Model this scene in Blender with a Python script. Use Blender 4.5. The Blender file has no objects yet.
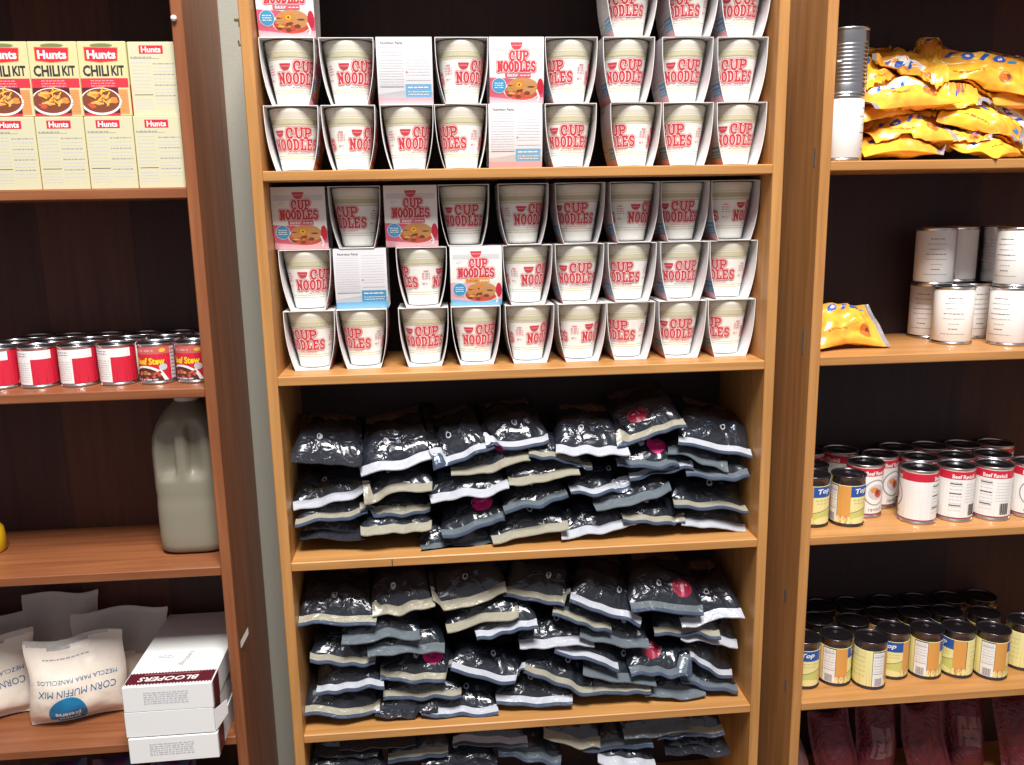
import bpy, math, random
from mathutils import Vector, Matrix, noise
S = bpy.context.scene
COL = S.collection
R = math.radians
PI = math.pi

# ------------------------------------------------------------------ camera, world, lights, exposure
cam_d = bpy.data.cameras.new('camera'); cam = bpy.data.objects.new('camera', cam_d); COL.objects.link(cam)
S.camera = cam
cam_d.sensor_fit = 'HORIZONTAL'; cam_d.sensor_width = 36.0
cam_d.lens = 861.8 * 36.0 / 1024.0
cam_d.clip_start = 0.05
_r = Vector((0.99571752, -0.09075683, -0.0176014)); _u = Vector((0.03528483, 0.19710698, 0.97974681)); _f = Vector((0.08544936, 0.97617213, -0.19946522))
_m = Matrix((_r, _u, -_f)).transposed().to_4x4()
_m.translation = Vector((0.29793149, -1.50384217, -0.03143416))
cam.matrix_world = _m

W = bpy.data.worlds.new('room_air'); S.world = W; W.use_nodes = True
W.node_tree.nodes['Background'].inputs[0].default_value = (0.98, 0.93, 1.0, 1)
W.node_tree.nodes['Background'].inputs[1].default_value = 0.23

def area(name, loc, target, sx, sy, power, col):
    l = bpy.data.lights.new(name, 'AREA'); l.shape = 'RECTANGLE'; l.size = sx; l.size_y = sy
    l.energy = power; l.color = col
    o = bpy.data.objects.new(name, l); COL.objects.link(o)
    o.location = loc
    o.rotation_euler = (Vector(target) - Vector(loc)).to_track_quat('-Z', 'Y').to_euler()
    return o
area('ceiling_light', (0.48, -1.85, 3.0), (0.48, -0.10, -0.3), 1.2, 1.2, 224, (1.0, 0.965, 0.925))

vs = S.view_settings
vs.view_transform = 'Standard'; vs.look = 'None'; vs.gamma = 1.0; vs.use_curve_mapping = False
vs.exposure = 0.46

# ------------------------------------------------------------------ measured places (metres)
CUPS_A=[(0.0681, 0.0919, 0, 's', 7), (0.1627, 0.0906, 0, 's', 65), (0.261, 0.0942, 0, 's', 40), (0.3552, 0.086, 0, 's', -52), (0.4446, 0.0911, 0, 'b', 0), (0.5427, 0.0895, 0, 's', 0), (0.6593, 0.0872, 0, 's', -65), (0.7478, 0.0934, 0, 's', -48), (0.8472, 0.0981, 0, 's', 0), (0.0676, 0.0948, 1, 's', 36), (0.1653, 0.0959, 1, 's', 36), (0.2609, 0.0953, 1, 'b', 0), (0.3573, 0.0919, 1, 's', 50), (0.45, 0.097, 1, 'f', 0), (0.5443, 0.0894, 1, 's', -60), (0.6434, 0.0967, 1, 's', 4), (0.747, 0.0991, 1, 's', 5), (0.8445, 0.0924, 1, 's', -25), (0.0691, 0.0947, 2, 'f', 0), (0.649, 0.0931, 2, 's', -25), (0.7549, 0.0943, 2, 's', -40), (0.8476, 0.0875, 2, 's', 0)]
CUPS_B=[(0.0727, 0.0951, 0, 's', -26), (0.1652, 0.0953, 0, 's', -44), (0.2761, 0.0917, 0, 's', 0), (0.3708, 0.0923, 0, 's', 25), (0.469, 0.0989, 0, 's', 60), (0.5653, 0.0937, 0, 's', 70), (0.6575, 0.0939, 0, 's', -48), (0.7545, 0.0991, 0, 's', -5), (0.8554, 0.0966, 0, 's', -65), (0.0714, 0.0983, 1, 's', 35), (0.1674, 0.0992, 1, 'c', 0), (0.2765, 0.0978, 1, 's', -80), (0.3736, 0.0963, 1, 'd', 0), (0.4663, 0.0928, 1, 's', 50), (0.5614, 0.0938, 1, 's', 0), (0.6585, 0.0967, 1, 's', -36), (0.7563, 0.0966, 1, 's', 5), (0.8535, 0.0941, 1, 's', -55), (0.0648, 0.1004, 2, 'f', 0), (0.1635, 0.0969, 2, 's', -35), (0.2608, 0.0977, 2, 'f', 0), (0.3552, 0.0911, 2, 's', 0), (0.4608, 0.0933, 2, 's', 40), (0.5634, 0.0961, 2, 's', -18), (0.6619, 0.0935, 2, 's', 52), (0.755, 0.0927, 2, 's', -8), (0.8519, 0.0937, 2, 's', 68)]
POUCH_C=[(0.0891, 0.032, -0.4761, 0.1197, -0.0918, 'dark', 0), (0.0823, 0.0414, -0.5526, 0.133, 0.2105, 'white', 0), (0.0834, 0.0388, -0.5867, 0.1233, 0.1069, 'cream', 0), (0.0827, 0.0418, -0.6242, 0.1155, -0.0703, 'dark', 0), (0.2224, 0.0309, -0.4884, 0.1453, 0.1894, 'white', 1), (0.2155, 0.0299, -0.5416, 0.122, 0.1721, 'cream', 1), (0.2104, 0.0407, -0.5851, 0.1209, 0.0632, 'cream', 1), (0.2106, 0.029, -0.6122, 0.1222, 0.0281, 'cream', 1), (0.3381, 0.0291, -0.4777, 0.1024, 0.3518, 'white', 2), (0.3891, 0.0356, -0.4982, 0.1497, 0.1479, 'cream+p', 2), (0.3493, 0.0293, -0.5488, 0.1477, 0.1487, 'white', 2), (0.3541, 0.0334, -0.6164, 0.1137, 0.2238, 'grey+p', 2), (0.3288, 0.0374, -0.6547, 0.1512, -0.0279, 'grey', 2), (0.4408, 0.034, -0.4624, 0.1027, 0.1064, 'white', 3), (0.4891, 0.0286, -0.523, 0.1282, 0.1353, 'cream', 3), (0.4727, 0.0307, -0.572, 0.1044, 0.2122, 'grey', 3), (0.462, 0.0343, -0.6334, 0.1415, 0.1308, 'cream', 3), (0.581, 0.0289, -0.4767, 0.1304, -0.0434, 'white', 4), (0.5229, 0.0322, -0.4926, 0.1073, -0.2558, 'cream', 4), (0.6006, 0.0412, -0.561, 0.0984, -0.0682, 'white', 4), (0.6595, 0.032, -0.5746, 0.1427, 0.1865, 'grey', 4), (0.5932, 0.0317, -0.6354, 0.1372, 0.1377, 'white', 4), (0.6929, 0.0337, -0.4518, 0.1258, 0.2317, 'cream+r', 5), (0.6895, 0.0396, -0.5081, 0.1005, -0.0448, 'grey+p', 5), (0.7157, 0.0351, -0.5267, 0.1082, 0.1182, 'white', 5), (0.7029, 0.0318, -0.6219, 0.1174, -0.1198, 'cream', 5), (0.8191, 0.0328, -0.4843, 0.1413, -0.2857, 'white', 6), (0.7872, 0.0416, -0.5042, 0.1103, -0.3042, 'grey', 6), (0.8216, 0.0306, -0.5351, 0.1134, -0.0111, 'grey', 6), (0.8152, 0.0314, -0.5982, 0.1524, -0.1675, 'cream', 6), (0.8283, 0.0377, -0.6408, 0.13, -0.1763, 'white', 6)]
POUCH_D=[(0.0899, 0.0315, -0.7911, 0.1452, -0.0775, 'cream', 0), (0.098, 0.0343, -0.8728, 0.0905, -0.0682, 'cream', 0), (0.1082, 0.0338, -0.9301, 0.1224, 0.0323, 'white', 0), (0.0837, 0.0316, -0.9814, 0.1387, -0.1208, 'cream', 0), (0.2171, 0.0402, -0.7766, 0.1089, 0.1081, 'cream', 1), (0.1727, 0.0306, -0.8289, 0.1438, -0.0223, 'grey', 1), (0.2198, 0.0283, -0.862, 0.1504, -0.0534, 'grey', 1), (0.2352, 0.0413, -0.9244, 0.1318, -0.0381, 'cream+p', 1), (0.2454, 0.0375, -0.9626, 0.1482, 0.0289, 'cream', 1), (0.2149, 0.0348, -0.9943, 0.0892, -0.0749, 'dark', 1), (0.3437, 0.0415, -0.7695, 0.1415, 0.2277, 'cream', 2), (0.3664, 0.0335, -0.8075, 0.1318, 0.172, 'cream', 2), (0.413, 0.0291, -0.8281, 0.1031, 0.1771, 'white', 2), (0.3765, 0.0329, -0.9253, 0.146, -0.2692, 'white', 2), (0.3184, 0.0303, -0.9971, 0.141, -0.0441, 'white', 2), (0.4756, 0.0418, -0.7757, 0.1228, -0.1944, 'cream', 3), (0.5129, 0.0403, -0.8702, 0.1427, -0.0364, 'white', 3), (0.5147, 0.0349, -0.9471, 0.1372, -0.3694, 'cream', 3), (0.4652, 0.0336, -0.9861, 0.1514, 0.013, 'white', 3), (0.6083, 0.0343, -0.8055, 0.1408, -0.3989, 'white', 4), (0.5642, 0.0381, -0.8236, 0.1068, -0.3634, 'cream', 4), (0.6267, 0.0315, -0.8666, 0.1318, -0.1932, 'grey', 4), (0.572, 0.0367, -0.9023, 0.1238, -0.3335, 'white', 4), (0.636, 0.03, -0.9462, 0.1472, -0.243, 'grey', 4), (0.6361, 0.0308, -0.9739, 0.103, -0.0085, 'cream', 4), (0.7302, 0.0291, -0.8052, 0.1462, -0.1335, 'grey+r', 5), (0.7741, 0.0413, -0.8642, 0.1263, -0.0649, 'cream', 5), (0.7192, 0.0288, -0.9382, 0.1177, -0.0697, 'grey+r', 5), (0.7508, 0.0364, -0.991, 0.1027, -0.0294, 'grey', 5), (0.8241, 0.0381, -0.8346, 0.1196, 0.0978, 'white', 6), (0.839, 0.0416, -0.8838, 0.0972, -0.2401, 'white', 6), (0.835, 0.0395, -0.9405, 0.1091, -0.5204, 'white', 6), (0.8254, 0.0354, -0.9804, 0.0978, -0.2476, 'grey', 6)]
POUCH_E=[(0.0707, 0.0389, -1.0753, 0.1159, -0.0803, 'dark', 0), (0.1549, 0.0313, -1.0582, 0.1456, -0.0342, 'dark+r', 1), (0.2313, 0.0395, -1.092, 0.0893, 0.0934, 'cream', 1), (0.3763, 0.0415, -1.0804, 0.1403, -0.0314, 'white+p', 2), (0.4563, 0.0416, -1.1161, 0.1215, -0.1721, 'grey', 3), (0.5419, 0.0343, -1.0831, 0.1116, -0.2727, 'cream+r', 3), (0.6343, 0.0365, -1.1031, 0.1337, 0.022, 'grey', 4), (0.717, 0.0389, -1.075, 0.1345, 0.0233, 'grey', 4), (0.7863, 0.037, -1.0882, 0.1292, -0.0077, 'tan', 5), (0.8024, 0.0381, -1.1313, 0.1261, -0.0439, 'dark', 5), (0.6534, 0.0285, -1.1354, 0.1135, -0.2372, 'white', 4), (0.315, 0.0322, -1.1193, 0.1591, -0.054, 'dark', 2), (0.0798, 0.0288, -1.1064, 0.1546, -0.0541, 'dark', 0)]
CAN_R=[(-0.4807, 0.0928), (-0.4146, 0.0924), (-0.346, 0.089), (-0.2775, 0.0866), (-0.2086, 0.0832), (-0.1415, 0.0856)]
# ------------------------------------------------------------------ materials
MAT = {}
def srgb(r, g, b):
    f = lambda c: (c/255/12.92) if c/255 <= 0.04045 else ((c/255+0.055)/1.055)**2.4
    return (f(r), f(g), f(b), 1)
def mat(name, rgb, rough=0.5, metal=0.0, spec=0.5, coat=0.0, bump=0.0, bscale=60.0, alpha=1.0, trans=0.0, vary=None):
    if name in MAT: return MAT[name]
    m = bpy.data.materials.new(name); m.use_nodes = True
    nt = m.node_tree; b = nt.nodes['Principled BSDF']
    b.inputs['Base Color'].default_value = srgb(*rgb)
    b.inputs['Roughness'].default_value = rough; b.inputs['Metallic'].default_value = metal
    b.inputs['Specular IOR Level'].default_value = spec; b.inputs['Coat Weight'].default_value = coat
    b.inputs['Alpha'].default_value = alpha; b.inputs['Transmission Weight'].default_value = trans
    tc = nt.nodes.new('ShaderNodeTexCoord')
    if vary:
        n = nt.nodes.new('ShaderNodeTexNoise'); n.inputs['Scale'].default_value = vary[1]; n.inputs['Detail'].default_value = 3
        r = nt.nodes.new('ShaderNodeValToRGB')
        r.color_ramp.elements[0].position = 0.38; r.color_ramp.elements[1].position = 0.62
        r.color_ramp.elements[0].color = srgb(*rgb); r.color_ramp.elements[1].color = srgb(*vary[0])
        nt.links.new(tc.outputs['Object'], n.inputs['Vector']); nt.links.new(n.outputs[0], r.inputs[0]); nt.links.new(r.outputs[0], b.inputs['Base Color'])
    if bump:
        n = nt.nodes.new('ShaderNodeTexNoise'); n.inputs['Scale'].default_value = bscale; n.inputs['Detail'].default_value = 2; n.inputs['Distortion'].default_value = 0.6
        bp = nt.nodes.new('ShaderNodeBump'); bp.inputs['Strength'].default_value = bump; bp.inputs['Distance'].default_value = 0.01
        nt.links.new(tc.outputs['Object'], n.inputs['Vector']); nt.links.new(n.outputs[0], bp.inputs['Height']); nt.links.new(bp.outputs[0], b.inputs['Normal'])
    MAT[name] = m
    return m
def wood(name, a, b_, axis, rough=0.42):
    m = bpy.data.materials.new(name); m.use_nodes = True
    nt = m.node_tree; b = nt.nodes['Principled BSDF']
    tc = nt.nodes.new('ShaderNodeTexCoord'); mp = nt.nodes.new('ShaderNodeMapping')
    sc = [38, 38, 38]; sc[axis] = 2.2; mp.inputs['Scale'].default_value = sc
    n = nt.nodes.new('ShaderNodeTexNoise'); n.inputs['Scale'].default_value = 1.6; n.inputs['Detail'].default_value = 5; n.inputs['Distortion'].default_value = 0.5
    r = nt.nodes.new('ShaderNodeValToRGB'); r.color_ramp.elements[0].position = 0.3; r.color_ramp.elements[1].position = 0.72
    r.color_ramp.elements[0].color = srgb(*a); r.color_ramp.elements[1].color = srgb(*b_)
    nt.links.new(tc.outputs['Object'], mp.inputs[0]); nt.links.new(mp.outputs[0], n.inputs['Vector'])
    nt.links.new(n.outputs[0], r.inputs[0]); nt.links.new(r.outputs[0], b.inputs['Base Color'])
    bp = nt.nodes.new('ShaderNodeBump'); bp.inputs['Strength'].default_value = 0.12; bp.inputs['Distance'].default_value = 0.002
    nt.links.new(n.outputs[0], bp.inputs['Height']); nt.links.new(bp.outputs[0], b.inputs['Normal'])
    b.inputs['Roughness'].default_value = rough; b.inputs['Specular IOR Level'].default_value = 0.4
    MAT[name] = m
    return m
for axis, sfx in ((0, '_x'), (2, '_z')):
    wood('honey' + sfx, (170, 120, 66), (200, 147, 88), axis)
    wood('red_oak' + sfx, (122, 70, 43), (153, 96, 60), axis)
    wood('amber' + sfx, (168, 116, 64), (198, 144, 88), axis)
wood('back_brown', (58, 34, 30), (72, 44, 36), 2, 0.6)  # back panel woods: shade inside the compartments is darkened into these colours
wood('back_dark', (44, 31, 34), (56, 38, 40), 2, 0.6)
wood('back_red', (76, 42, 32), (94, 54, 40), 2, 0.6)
wood('side_dark', (70, 46, 38), (92, 62, 48), 2, 0.6)

mat('card_white', (238, 236, 232), 0.45)
mat('panel_grey', (224, 224, 228), 0.5)
mat('card_inner', (222, 222, 224), 0.6)
mat('cup_white', (244, 243, 236), 0.35)
mat('cup_upper', (228, 225, 210), 0.4)
mat('cup_band', (204, 198, 166), 0.4)
mat('cup_ridge', (200, 196, 164), 0.4)
mat('ink_red', (206, 62, 74), 0.5)
mat('ink_pink', (226, 150, 158), 0.5)
mat('pink_field', (212, 98, 122), 0.45)
mat('pink_light', (232, 178, 186), 0.45)
mat('ink_blue', (72, 158, 206), 0.45)
mat('ink_sky', (120, 180, 220), 0.45)
mat('ink_grey', (150, 150, 156), 0.5)
mat('ink_pale', (200, 200, 206), 0.5)
mat('ink_dark', (52, 48, 50), 0.5)
mat('ink_white', (246, 244, 240), 0.45)
mat('food_tan', (206, 150, 96), 0.5)
mat('food_orange', (222, 140, 60), 0.5)
mat('food_yellow', (236, 190, 70), 0.5)
mat('food_brown', (128, 66, 44), 0.5)
mat('food_red', (202, 84, 66), 0.5)
mat('banner_orange', (240, 176, 64), 0.5)
mat('spoon_red', (204, 40, 66), 0.5)
mat('chili_cream', (212, 204, 154), 0.5)
mat('chili_back', (206, 202, 170), 0.5)
mat('logo_red', (206, 38, 58), 0.5)
mat('logo_violet', (128, 40, 130), 0.5)
mat('band_red', (212, 52, 66), 0.5)
mat('ink_olive', (120, 130, 84), 0.5)
mat('tin', (205, 206, 208), 0.28, 1.0)
mat('tin_lid', (112, 114, 126), 0.3, 1.0, bump=0.05, bscale=40)
mat('dark_lid', (42, 36, 40), 0.25, 0.6)
mat('dark_rim', (96, 90, 96), 0.25, 0.9)
mat('paper_label', (240, 238, 234), 0.55)
mat('label_cream', (238, 228, 160), 0.5)
mat('label_green', (204, 206, 120), 0.5)
mat('label_orange', (222, 160, 82), 0.5)
mat('label_blue', (40, 86, 166), 0.45)
mat('label_red', (208, 36, 62), 0.45)
mat('label_wine', (150, 36, 76), 0.45)
mat('label_salmon', (204, 104, 92), 0.45)
mat('ink_yellow', (250, 220, 30), 0.45)
mat('meat_brown', (84, 44, 38), 0.5)
mat('foil_black', (17, 19, 25), 0.24, 0.0, 0.75, 0.35, bump=0.7, bscale=34)
mat('foil_slate', (40, 45, 55), 0.26, 0.25, 0.8, 0.4, bump=0.8, bscale=40)
mat('rice_window', (122, 92, 74), 0.3, 0, 0.5, 0.3, bump=0.6, bscale=120, vary=((92, 66, 56), 130))
mat('seal_white', (186, 190, 200), 0.3, 0.1, 0.6, bump=0.3, bscale=70)
mat('seal_cream', (158, 154, 138), 0.35, 0.1, 0.6, bump=0.3, bscale=70)
mat('seal_grey', (106, 116, 124), 0.3, 0.2, 0.6, bump=0.3, bscale=70)
mat('seal_dark', (44, 46, 54), 0.25, 0.1, 0.7, bump=0.4, bscale=70)
mat('seal_steel', (76, 88, 110), 0.28, 0.3, 0.6, bump=0.3, bscale=60)
mat('badge_pink', (226, 44, 130), 0.35)
mat('badge_red', (150, 34, 62), 0.35)
mat('badge_tan', (196, 136, 104), 0.35)
mat('mark_silver', (190, 196, 206), 0.35)
mat('snack_yellow', (250, 200, 62), 0.3, 0, 0.5, 0.25, bump=0.35, bscale=26, vary=((242, 160, 58), 16))
mat('snack_gold', (244, 168, 62), 0.3, 0, 0.5, 0.25, bump=0.4, bscale=26, vary=((244, 190, 66), 14))
mat('snack_foil', (206, 200, 204), 0.28, 0.6, bump=0.5, bscale=60)
mat('snack_blue', (34, 92, 190), 0.35)
mat('snack_sky', (40, 140, 206), 0.35)
mat('snack_orange', (214, 112, 48), 0.35)
mat('muffin_cream', (232, 220, 206), 0.32, 0, 0.5, 0.3, bump=0.25, bscale=24)
mat('muffin_clear', (224, 220, 214), 0.22, 0, 0.6, 0.3, bump=0.4, bscale=40, alpha=0.5)
mat('ink_navy', (58, 110, 150), 0.5)
mat('disc_blue', (22, 120, 170), 0.45)
mat('box_white', (234, 236, 236), 0.5)
mat('box_maroon', (92, 28, 40), 0.45)
mat('jug_plastic', (156, 151, 132), 0.4, 0, 0.5, 0, trans=0.25)
mat('jug_cap', (228, 226, 220), 0.4)
mat('yellow_plastic', (226, 180, 30), 0.35)
mat('pin_white', (240, 238, 232), 0.3)
mat('brass', (150, 140, 96), 0.35, 0.9)
mat('tape_white', (214, 210, 204), 0.5)
mat('scuff_grey', (120, 110, 108), 0.7)
mat('red_mesh', (104, 30, 42), 0.5, bump=0.6, bscale=90, vary=((86, 30, 44), 60))
mat('mesh_label', (120, 84, 88), 0.5)
mat('navy_wrap', (40, 46, 92), 0.35, vary=((96, 28, 58), 24))
mat('wall_paint', (158, 157, 146), 0.8, bump=0.1, bscale=300)
mat('floor_tile', (120, 104, 90), 0.6, vary=((104, 90, 78), 8))

# ------------------------------------------------------------------ mesh building
class MB:
    def __init__(s): s.v = []; s.f = []; s.m = []; s.sm = []; s.mats = []
    def mi(s, name):
        if name not in s.mats: s.mats.append(name)
        return s.mats.index(name)
    def face(s, pts, m, smooth=False):
        k = len(s.v); s.v.extend(pts); s.f.append(tuple(range(k, k+len(pts)))); s.m.append(s.mi(m)); s.sm.append(smooth)
    def grid(s, rows, m, smooth=True, closed=False, flip=False):
        # rows: list of equal-length vertex lists; m: name or function(i, j)
        k = len(s.v); n = len(rows[0])
        for r in rows: s.v.extend(r)
        for i in range(len(rows)-1):
            for j in range(n if closed else n-1):
                j2 = (j+1) % n
                q = (k+i*n+j, k+i*n+j2, k+(i+1)*n+j2, k+(i+1)*n+j)
                s.f.append(q[::-1] if flip else q)
                s.m.append(s.mi(m(i, j) if callable(m) else m)); s.sm.append(smooth)
    def box(s, x0, y0, z0, x1, y1, z1, m, c=0.0012):
        # a box with chamfered edges
        X = (x0, x1); Y = (y0, y1); Z = (z0, z1)
        def P(ix, iy, iz, ax):
            p = [X[ix], Y[iy], Z[iz]]; sg = (1-2*ix, 1-2*iy, 1-2*iz)
            for a in range(3):
                if a != ax: p[a] += sg[a]*c
            return tuple(p)
        idx = {}
        for ix in (0, 1):
            for iy in (0, 1):
                for iz in (0, 1):
                    for ax in range(3):
                        idx[(ix, iy, iz, ax)] = len(s.v); s.v.append(P(ix, iy, iz, ax))
        mm = s.mi(m)
        def add(*k): s.f.append(tuple(idx[q] for q in k)); s.m.append(mm); s.sm.append(False)
        for ax in range(3):
            b, d = [a for a in range(3) if a != ax]
            for e in (0, 1):
                def K(p, q, a=ax):
                    t = [0, 0, 0]; t[ax] = e; t[b] = p; t[d] = q
                    return (*t, a)
                add(K(0, 0), K(1, 0), K(1, 1), K(0, 1))
        for ax in range(3):          # edge strips along ax
            b, d = [a for a in range(3) if a != ax]
            for p in (0, 1):
                for q in (0, 1):
                    def K(e, a):
                        t = [0, 0, 0]; t[ax] = e; t[b] = p; t[d] = q
                        return (*t, a)
                    add(K(0, b), K(1, b), K(1, d), K(0, d))
        for ix in (0, 1):
            for iy in (0, 1):
                for iz in (0, 1): add((ix, iy, iz, 0), (ix, iy, iz, 1), (ix, iy, iz, 2))
    def lathe(s, prof, n=32, m='tin', mats=None, rad=None):
        rows = []
        for (r, z) in prof:
            rows.append([(r*math.sin(2*PI*k/n), -r*math.cos(2*PI*k/n), z) for k in range(n)])
        s.grid(rows, (lambda i, j: mats[i]) if mats else m, True, True)
    def disc(s, r, z, m, n=32):
        s.face([(r*math.sin(2*PI*k/n), -r*math.cos(2*PI*k/n), z) for k in range(n)], m)
    def mesh(s, name):
        me = bpy.data.meshes.new(name)
        me.from_pydata([tuple(p) for p in s.v], [], s.f)
        for n in s.mats: me.materials.append(MAT[n])
        me.polygons.foreach_set('material_index', s.m); me.polygons.foreach_set('use_smooth', s.sm)
        me.update()
        return me
    def build(s, name, parent=None, loc=None):
        return link(name, s.mesh(name), parent, loc)
def recalc(me):
    import bmesh
    b = bmesh.new(); b.from_mesh(me); bmesh.ops.remove_doubles(b, verts=b.verts, dist=1e-6); bmesh.ops.recalc_face_normals(b, faces=b.faces); b.to_mesh(me); b.free()
    return me
def link(name, me, parent=None, loc=None, rot=None):
    o = bpy.data.objects.new(name, me); COL.objects.link(o)
    if parent: o.parent = parent
    if loc: o.location = loc
    if rot: o.rotation_euler = rot
    return o
def thing(name, label, cat, loc, rot=(0, 0, 0), group=None):
    o = bpy.data.objects.new(name, None); COL.objects.link(o); o.empty_display_size = 0.03
    o.location = loc; o.rotation_euler = rot
    return tag(o, label, cat, group)
def tag(o, label, cat, group=None):
    o['label'] = label; o['category'] = cat
    if group: o['group'] = group
    return o
ORD = ['first', 'second', 'third', 'fourth', 'fifth', 'sixth', 'seventh', 'eighth', 'ninth', 'tenth']

# ------------------------------------------------------------------ printed artwork: flat polygons, cut to strips and laid on a surface
TXT = {}
def text_tris(s, off=0.0):
    k = (s, off)
    if k in TXT: return TXT[k]
    cu = bpy.data.curves.new('lettering', 'FONT'); cu.body = s; cu.size = 1.0; cu.offset = off; cu.resolution_u = 2
    o = bpy.data.objects.new('lettering', cu); COL.objects.link(o)
    me = bpy.data.meshes.new_from_object(o.evaluated_get(bpy.context.evaluated_depsgraph_get()))
    me.calc_loop_triangles()
    tr = [[(me.vertices[i].co.x, me.vertices[i].co.y) for i in t.vertices] for t in me.loop_triangles]
    bpy.data.objects.remove(o); bpy.data.curves.remove(cu); bpy.data.meshes.remove(me)
    xs = [p[0] for t in tr for p in t]; ys = [p[1] for t in tr for p in t]
    x0, x1, y0, y1 = min(xs), max(xs), min(ys), max(ys)
    tr = [[(p[0]-x0, p[1]-y0) for p in t] for t in tr]
    TXT[k] = (tr, x1-x0, y1-y0)
    return TXT[k]
def clip(poly, ax, lo, hi):
    for lim, sg in ((lo, 1), (hi, -1)):
        out = []
        for i, a in enumerate(poly):
            b = poly[i-1]
            ia = (a[ax]-lim)*sg >= 0; ib = (b[ax]-lim)*sg >= 0
            if ia != ib:
                t = (lim-b[ax])/(a[ax]-b[ax]); out.append((b[0]+(a[0]-b[0])*t, b[1]+(a[1]-b[1])*t))
            if ia: out.append(a)
        poly = out
        if len(poly) < 3: return []
    return poly
class Art:
    def __init__(s): s.p = []
    def poly(s, pts, m, l=1): s.p.append((pts, m, l+0.08*(len(s.p) % 9)))
    def rect(s, x0, y0, x1, y1, m, l=1): s.poly([(x0, y0), (x1, y0), (x1, y1), (x0, y1)], m, l)
    def ell(s, cx, cy, rx, ry, m, l=2, n=20, a0=0, a1=360):
        s.poly([(cx+rx*math.cos(R(a0+(a1-a0)*k/n)), cy+ry*math.sin(R(a0+(a1-a0)*k/n))) for k in range(n if a1-a0 == 360 else n+1)], m, l)
    def text(s, t, cx, cy, w, h, m, l=3, off=0.0, rot=0, skew=0.0):
        tr, tw, th = text_tris(t, off)
        ca, sa = math.cos(R(rot)), math.sin(R(rot))
        for q in tr:
            pts = []
            for x, y in q:
                X = (x/tw-0.5)*w; Y = (y/th-0.5)*h; X += skew*Y
                pts.append((cx+X*ca-Y*sa, cy+X*sa+Y*ca))
            s.poly(pts, m, l)
    def stroke(s, pts, w, m, l):
        for (a, b) in zip(pts, pts[1:]):
            dx, dy = b[0]-a[0], b[1]-a[1]; L = math.hypot(dx, dy) or 1e-9
            nx, ny = -dy/L*w/2, dx/L*w/2
            s.poly([(a[0]+nx, a[1]+ny), (b[0]+nx, b[1]+ny), (b[0]-nx, b[1]-ny), (a[0]-nx, a[1]-ny)], m, l)
        for a in pts: s.ell(a[0], a[1], w/2, w/2, m, l, 8)
    def words(s, x0, x1, y, h, m, l, seed, fill=0.8):
        # a line of print too small to read: a row of word-length dashes
        r = random.Random(seed); x = x0
        while x < x1-h*0.5:
            w = r.uniform(1.2, 4.0)*h; e = min(x+w, x1); s.rect(x, y, e, y+h, m, l); x = e+h*r.uniform(0.5, 0.9)/fill
    def emit(s, mb, fn, cx=None, cy=None, bx=None, by=None):
        for pts, m, l in s.p:
            ps = [pts]
            if bx: ps = [q for q in (clip(p, 0, *bx) for p in ps) if q]
            if by: ps = [q for q in (clip(p, 1, *by) for p in ps) if q]
            for ax, c in ((0, cx), (1, cy)):
                if not c: continue
                o = []
                for p in ps:
                    a = min(q[ax] for q in p); b = max(q[ax] for q in p)
                    for k in range(math.floor(a/c), math.ceil(b/c)+1):
                        if b-a < c*0.6: o.append(p); break
                        q = clip(p, ax, k*c, (k+1)*c)
                        if q: o.append(q)
                ps = o
            for p in ps: mb.face([fn(x, y, l) for x, y in p], m)
def arc(cx, cy, rx, ry, a0, a1, n=8): return [(cx+rx*math.cos(R(a0+(a1-a0)*k/n)), cy+ry*math.sin(R(a0+(a1-a0)*k/n))) for k in range(n+1)]
FAT = {
 'C': [arc(.5, .5, .42, .5, 50, 310, 10), [(.8, .62), (.8, .92)]],
 'U': [[(.12, 1), (.12, .4)]+arc(.5, .36, .36, .36, 180, 360, 6)+[(.86, 1)], [(0, 1), (.28, 1)], [(.72, 1), (1, 1)]],
 'P': [[(.2, 0), (.2, 1), (.5, 1)]+arc(.55, .73, .36, .27, 90, -90, 6)+[(.2, .46)], [(.02, 0), (.42, 0)], [(.02, 1), (.2, 1)]],
 'N': [[(.16, 0), (.16, 1), (.82, 0), (.82, 1)], [(0, 0), (.32, 0)], [(.66, 1), (1, 1)], [(0, 1), (.2, 1)]],
 'O': [arc(.5, .5, .4, .5, 0, 360, 14)],
 'D': [[(.18, 0), (.18, 1), (.4, 1)]+arc(.42, .5, .42, .5, 90, -90, 8)+[(.02, 0)], [(.02, 1), (.2, 1)]],
 'L': [[(.25, 1), (.25, 0), (.9, 0), (.9, .25)], [(.02, 1), (.48, 1)], [(.02, 0), (.3, 0)]],
 'E': [[(.2, 0), (.2, 1), (.86, 1), (.86, .8)], [(.02, 0), (.9, 0), (.9, .22)], [(.2, .52), (.66, .52)], [(.02, 1), (.2, 1)]],
 'S': [arc(.5, .76, .34, .25, 20, 270, 7)+arc(.5, .25, .38, .26, 90, -160, 7)],
}
def fat_word(art, word, cx, y, w, h, ink, back, l0, sw=0.0036):
    n = len(word); cw = w/n
    for lay, (m, e) in enumerate(((ink, 0.0036), (back, 0.0019), (ink, 0.0))):
        for k, c in enumerate(word):
            x0 = cx-w/2+k*cw+cw*0.1
            for st in FAT[c]: art.stroke([(x0+p[0]*cw*0.8, y+p[1]*h) for p in st], sw+e, m, l0+lay)
def cup_title(art, cx, y, k, back, hk=0.215):
    # the two-line title, baseline of the lower line at y, k = width of the lower line
    h = k*hk
    fat_word(art, 'CUP', cx+k*0.06, y+h*1.2, k*0.52, h, 'ink_red', back, 4)
    fat_word(art, 'NOODLES', cx, y, k, h, 'ink_red', back, 4)
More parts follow.
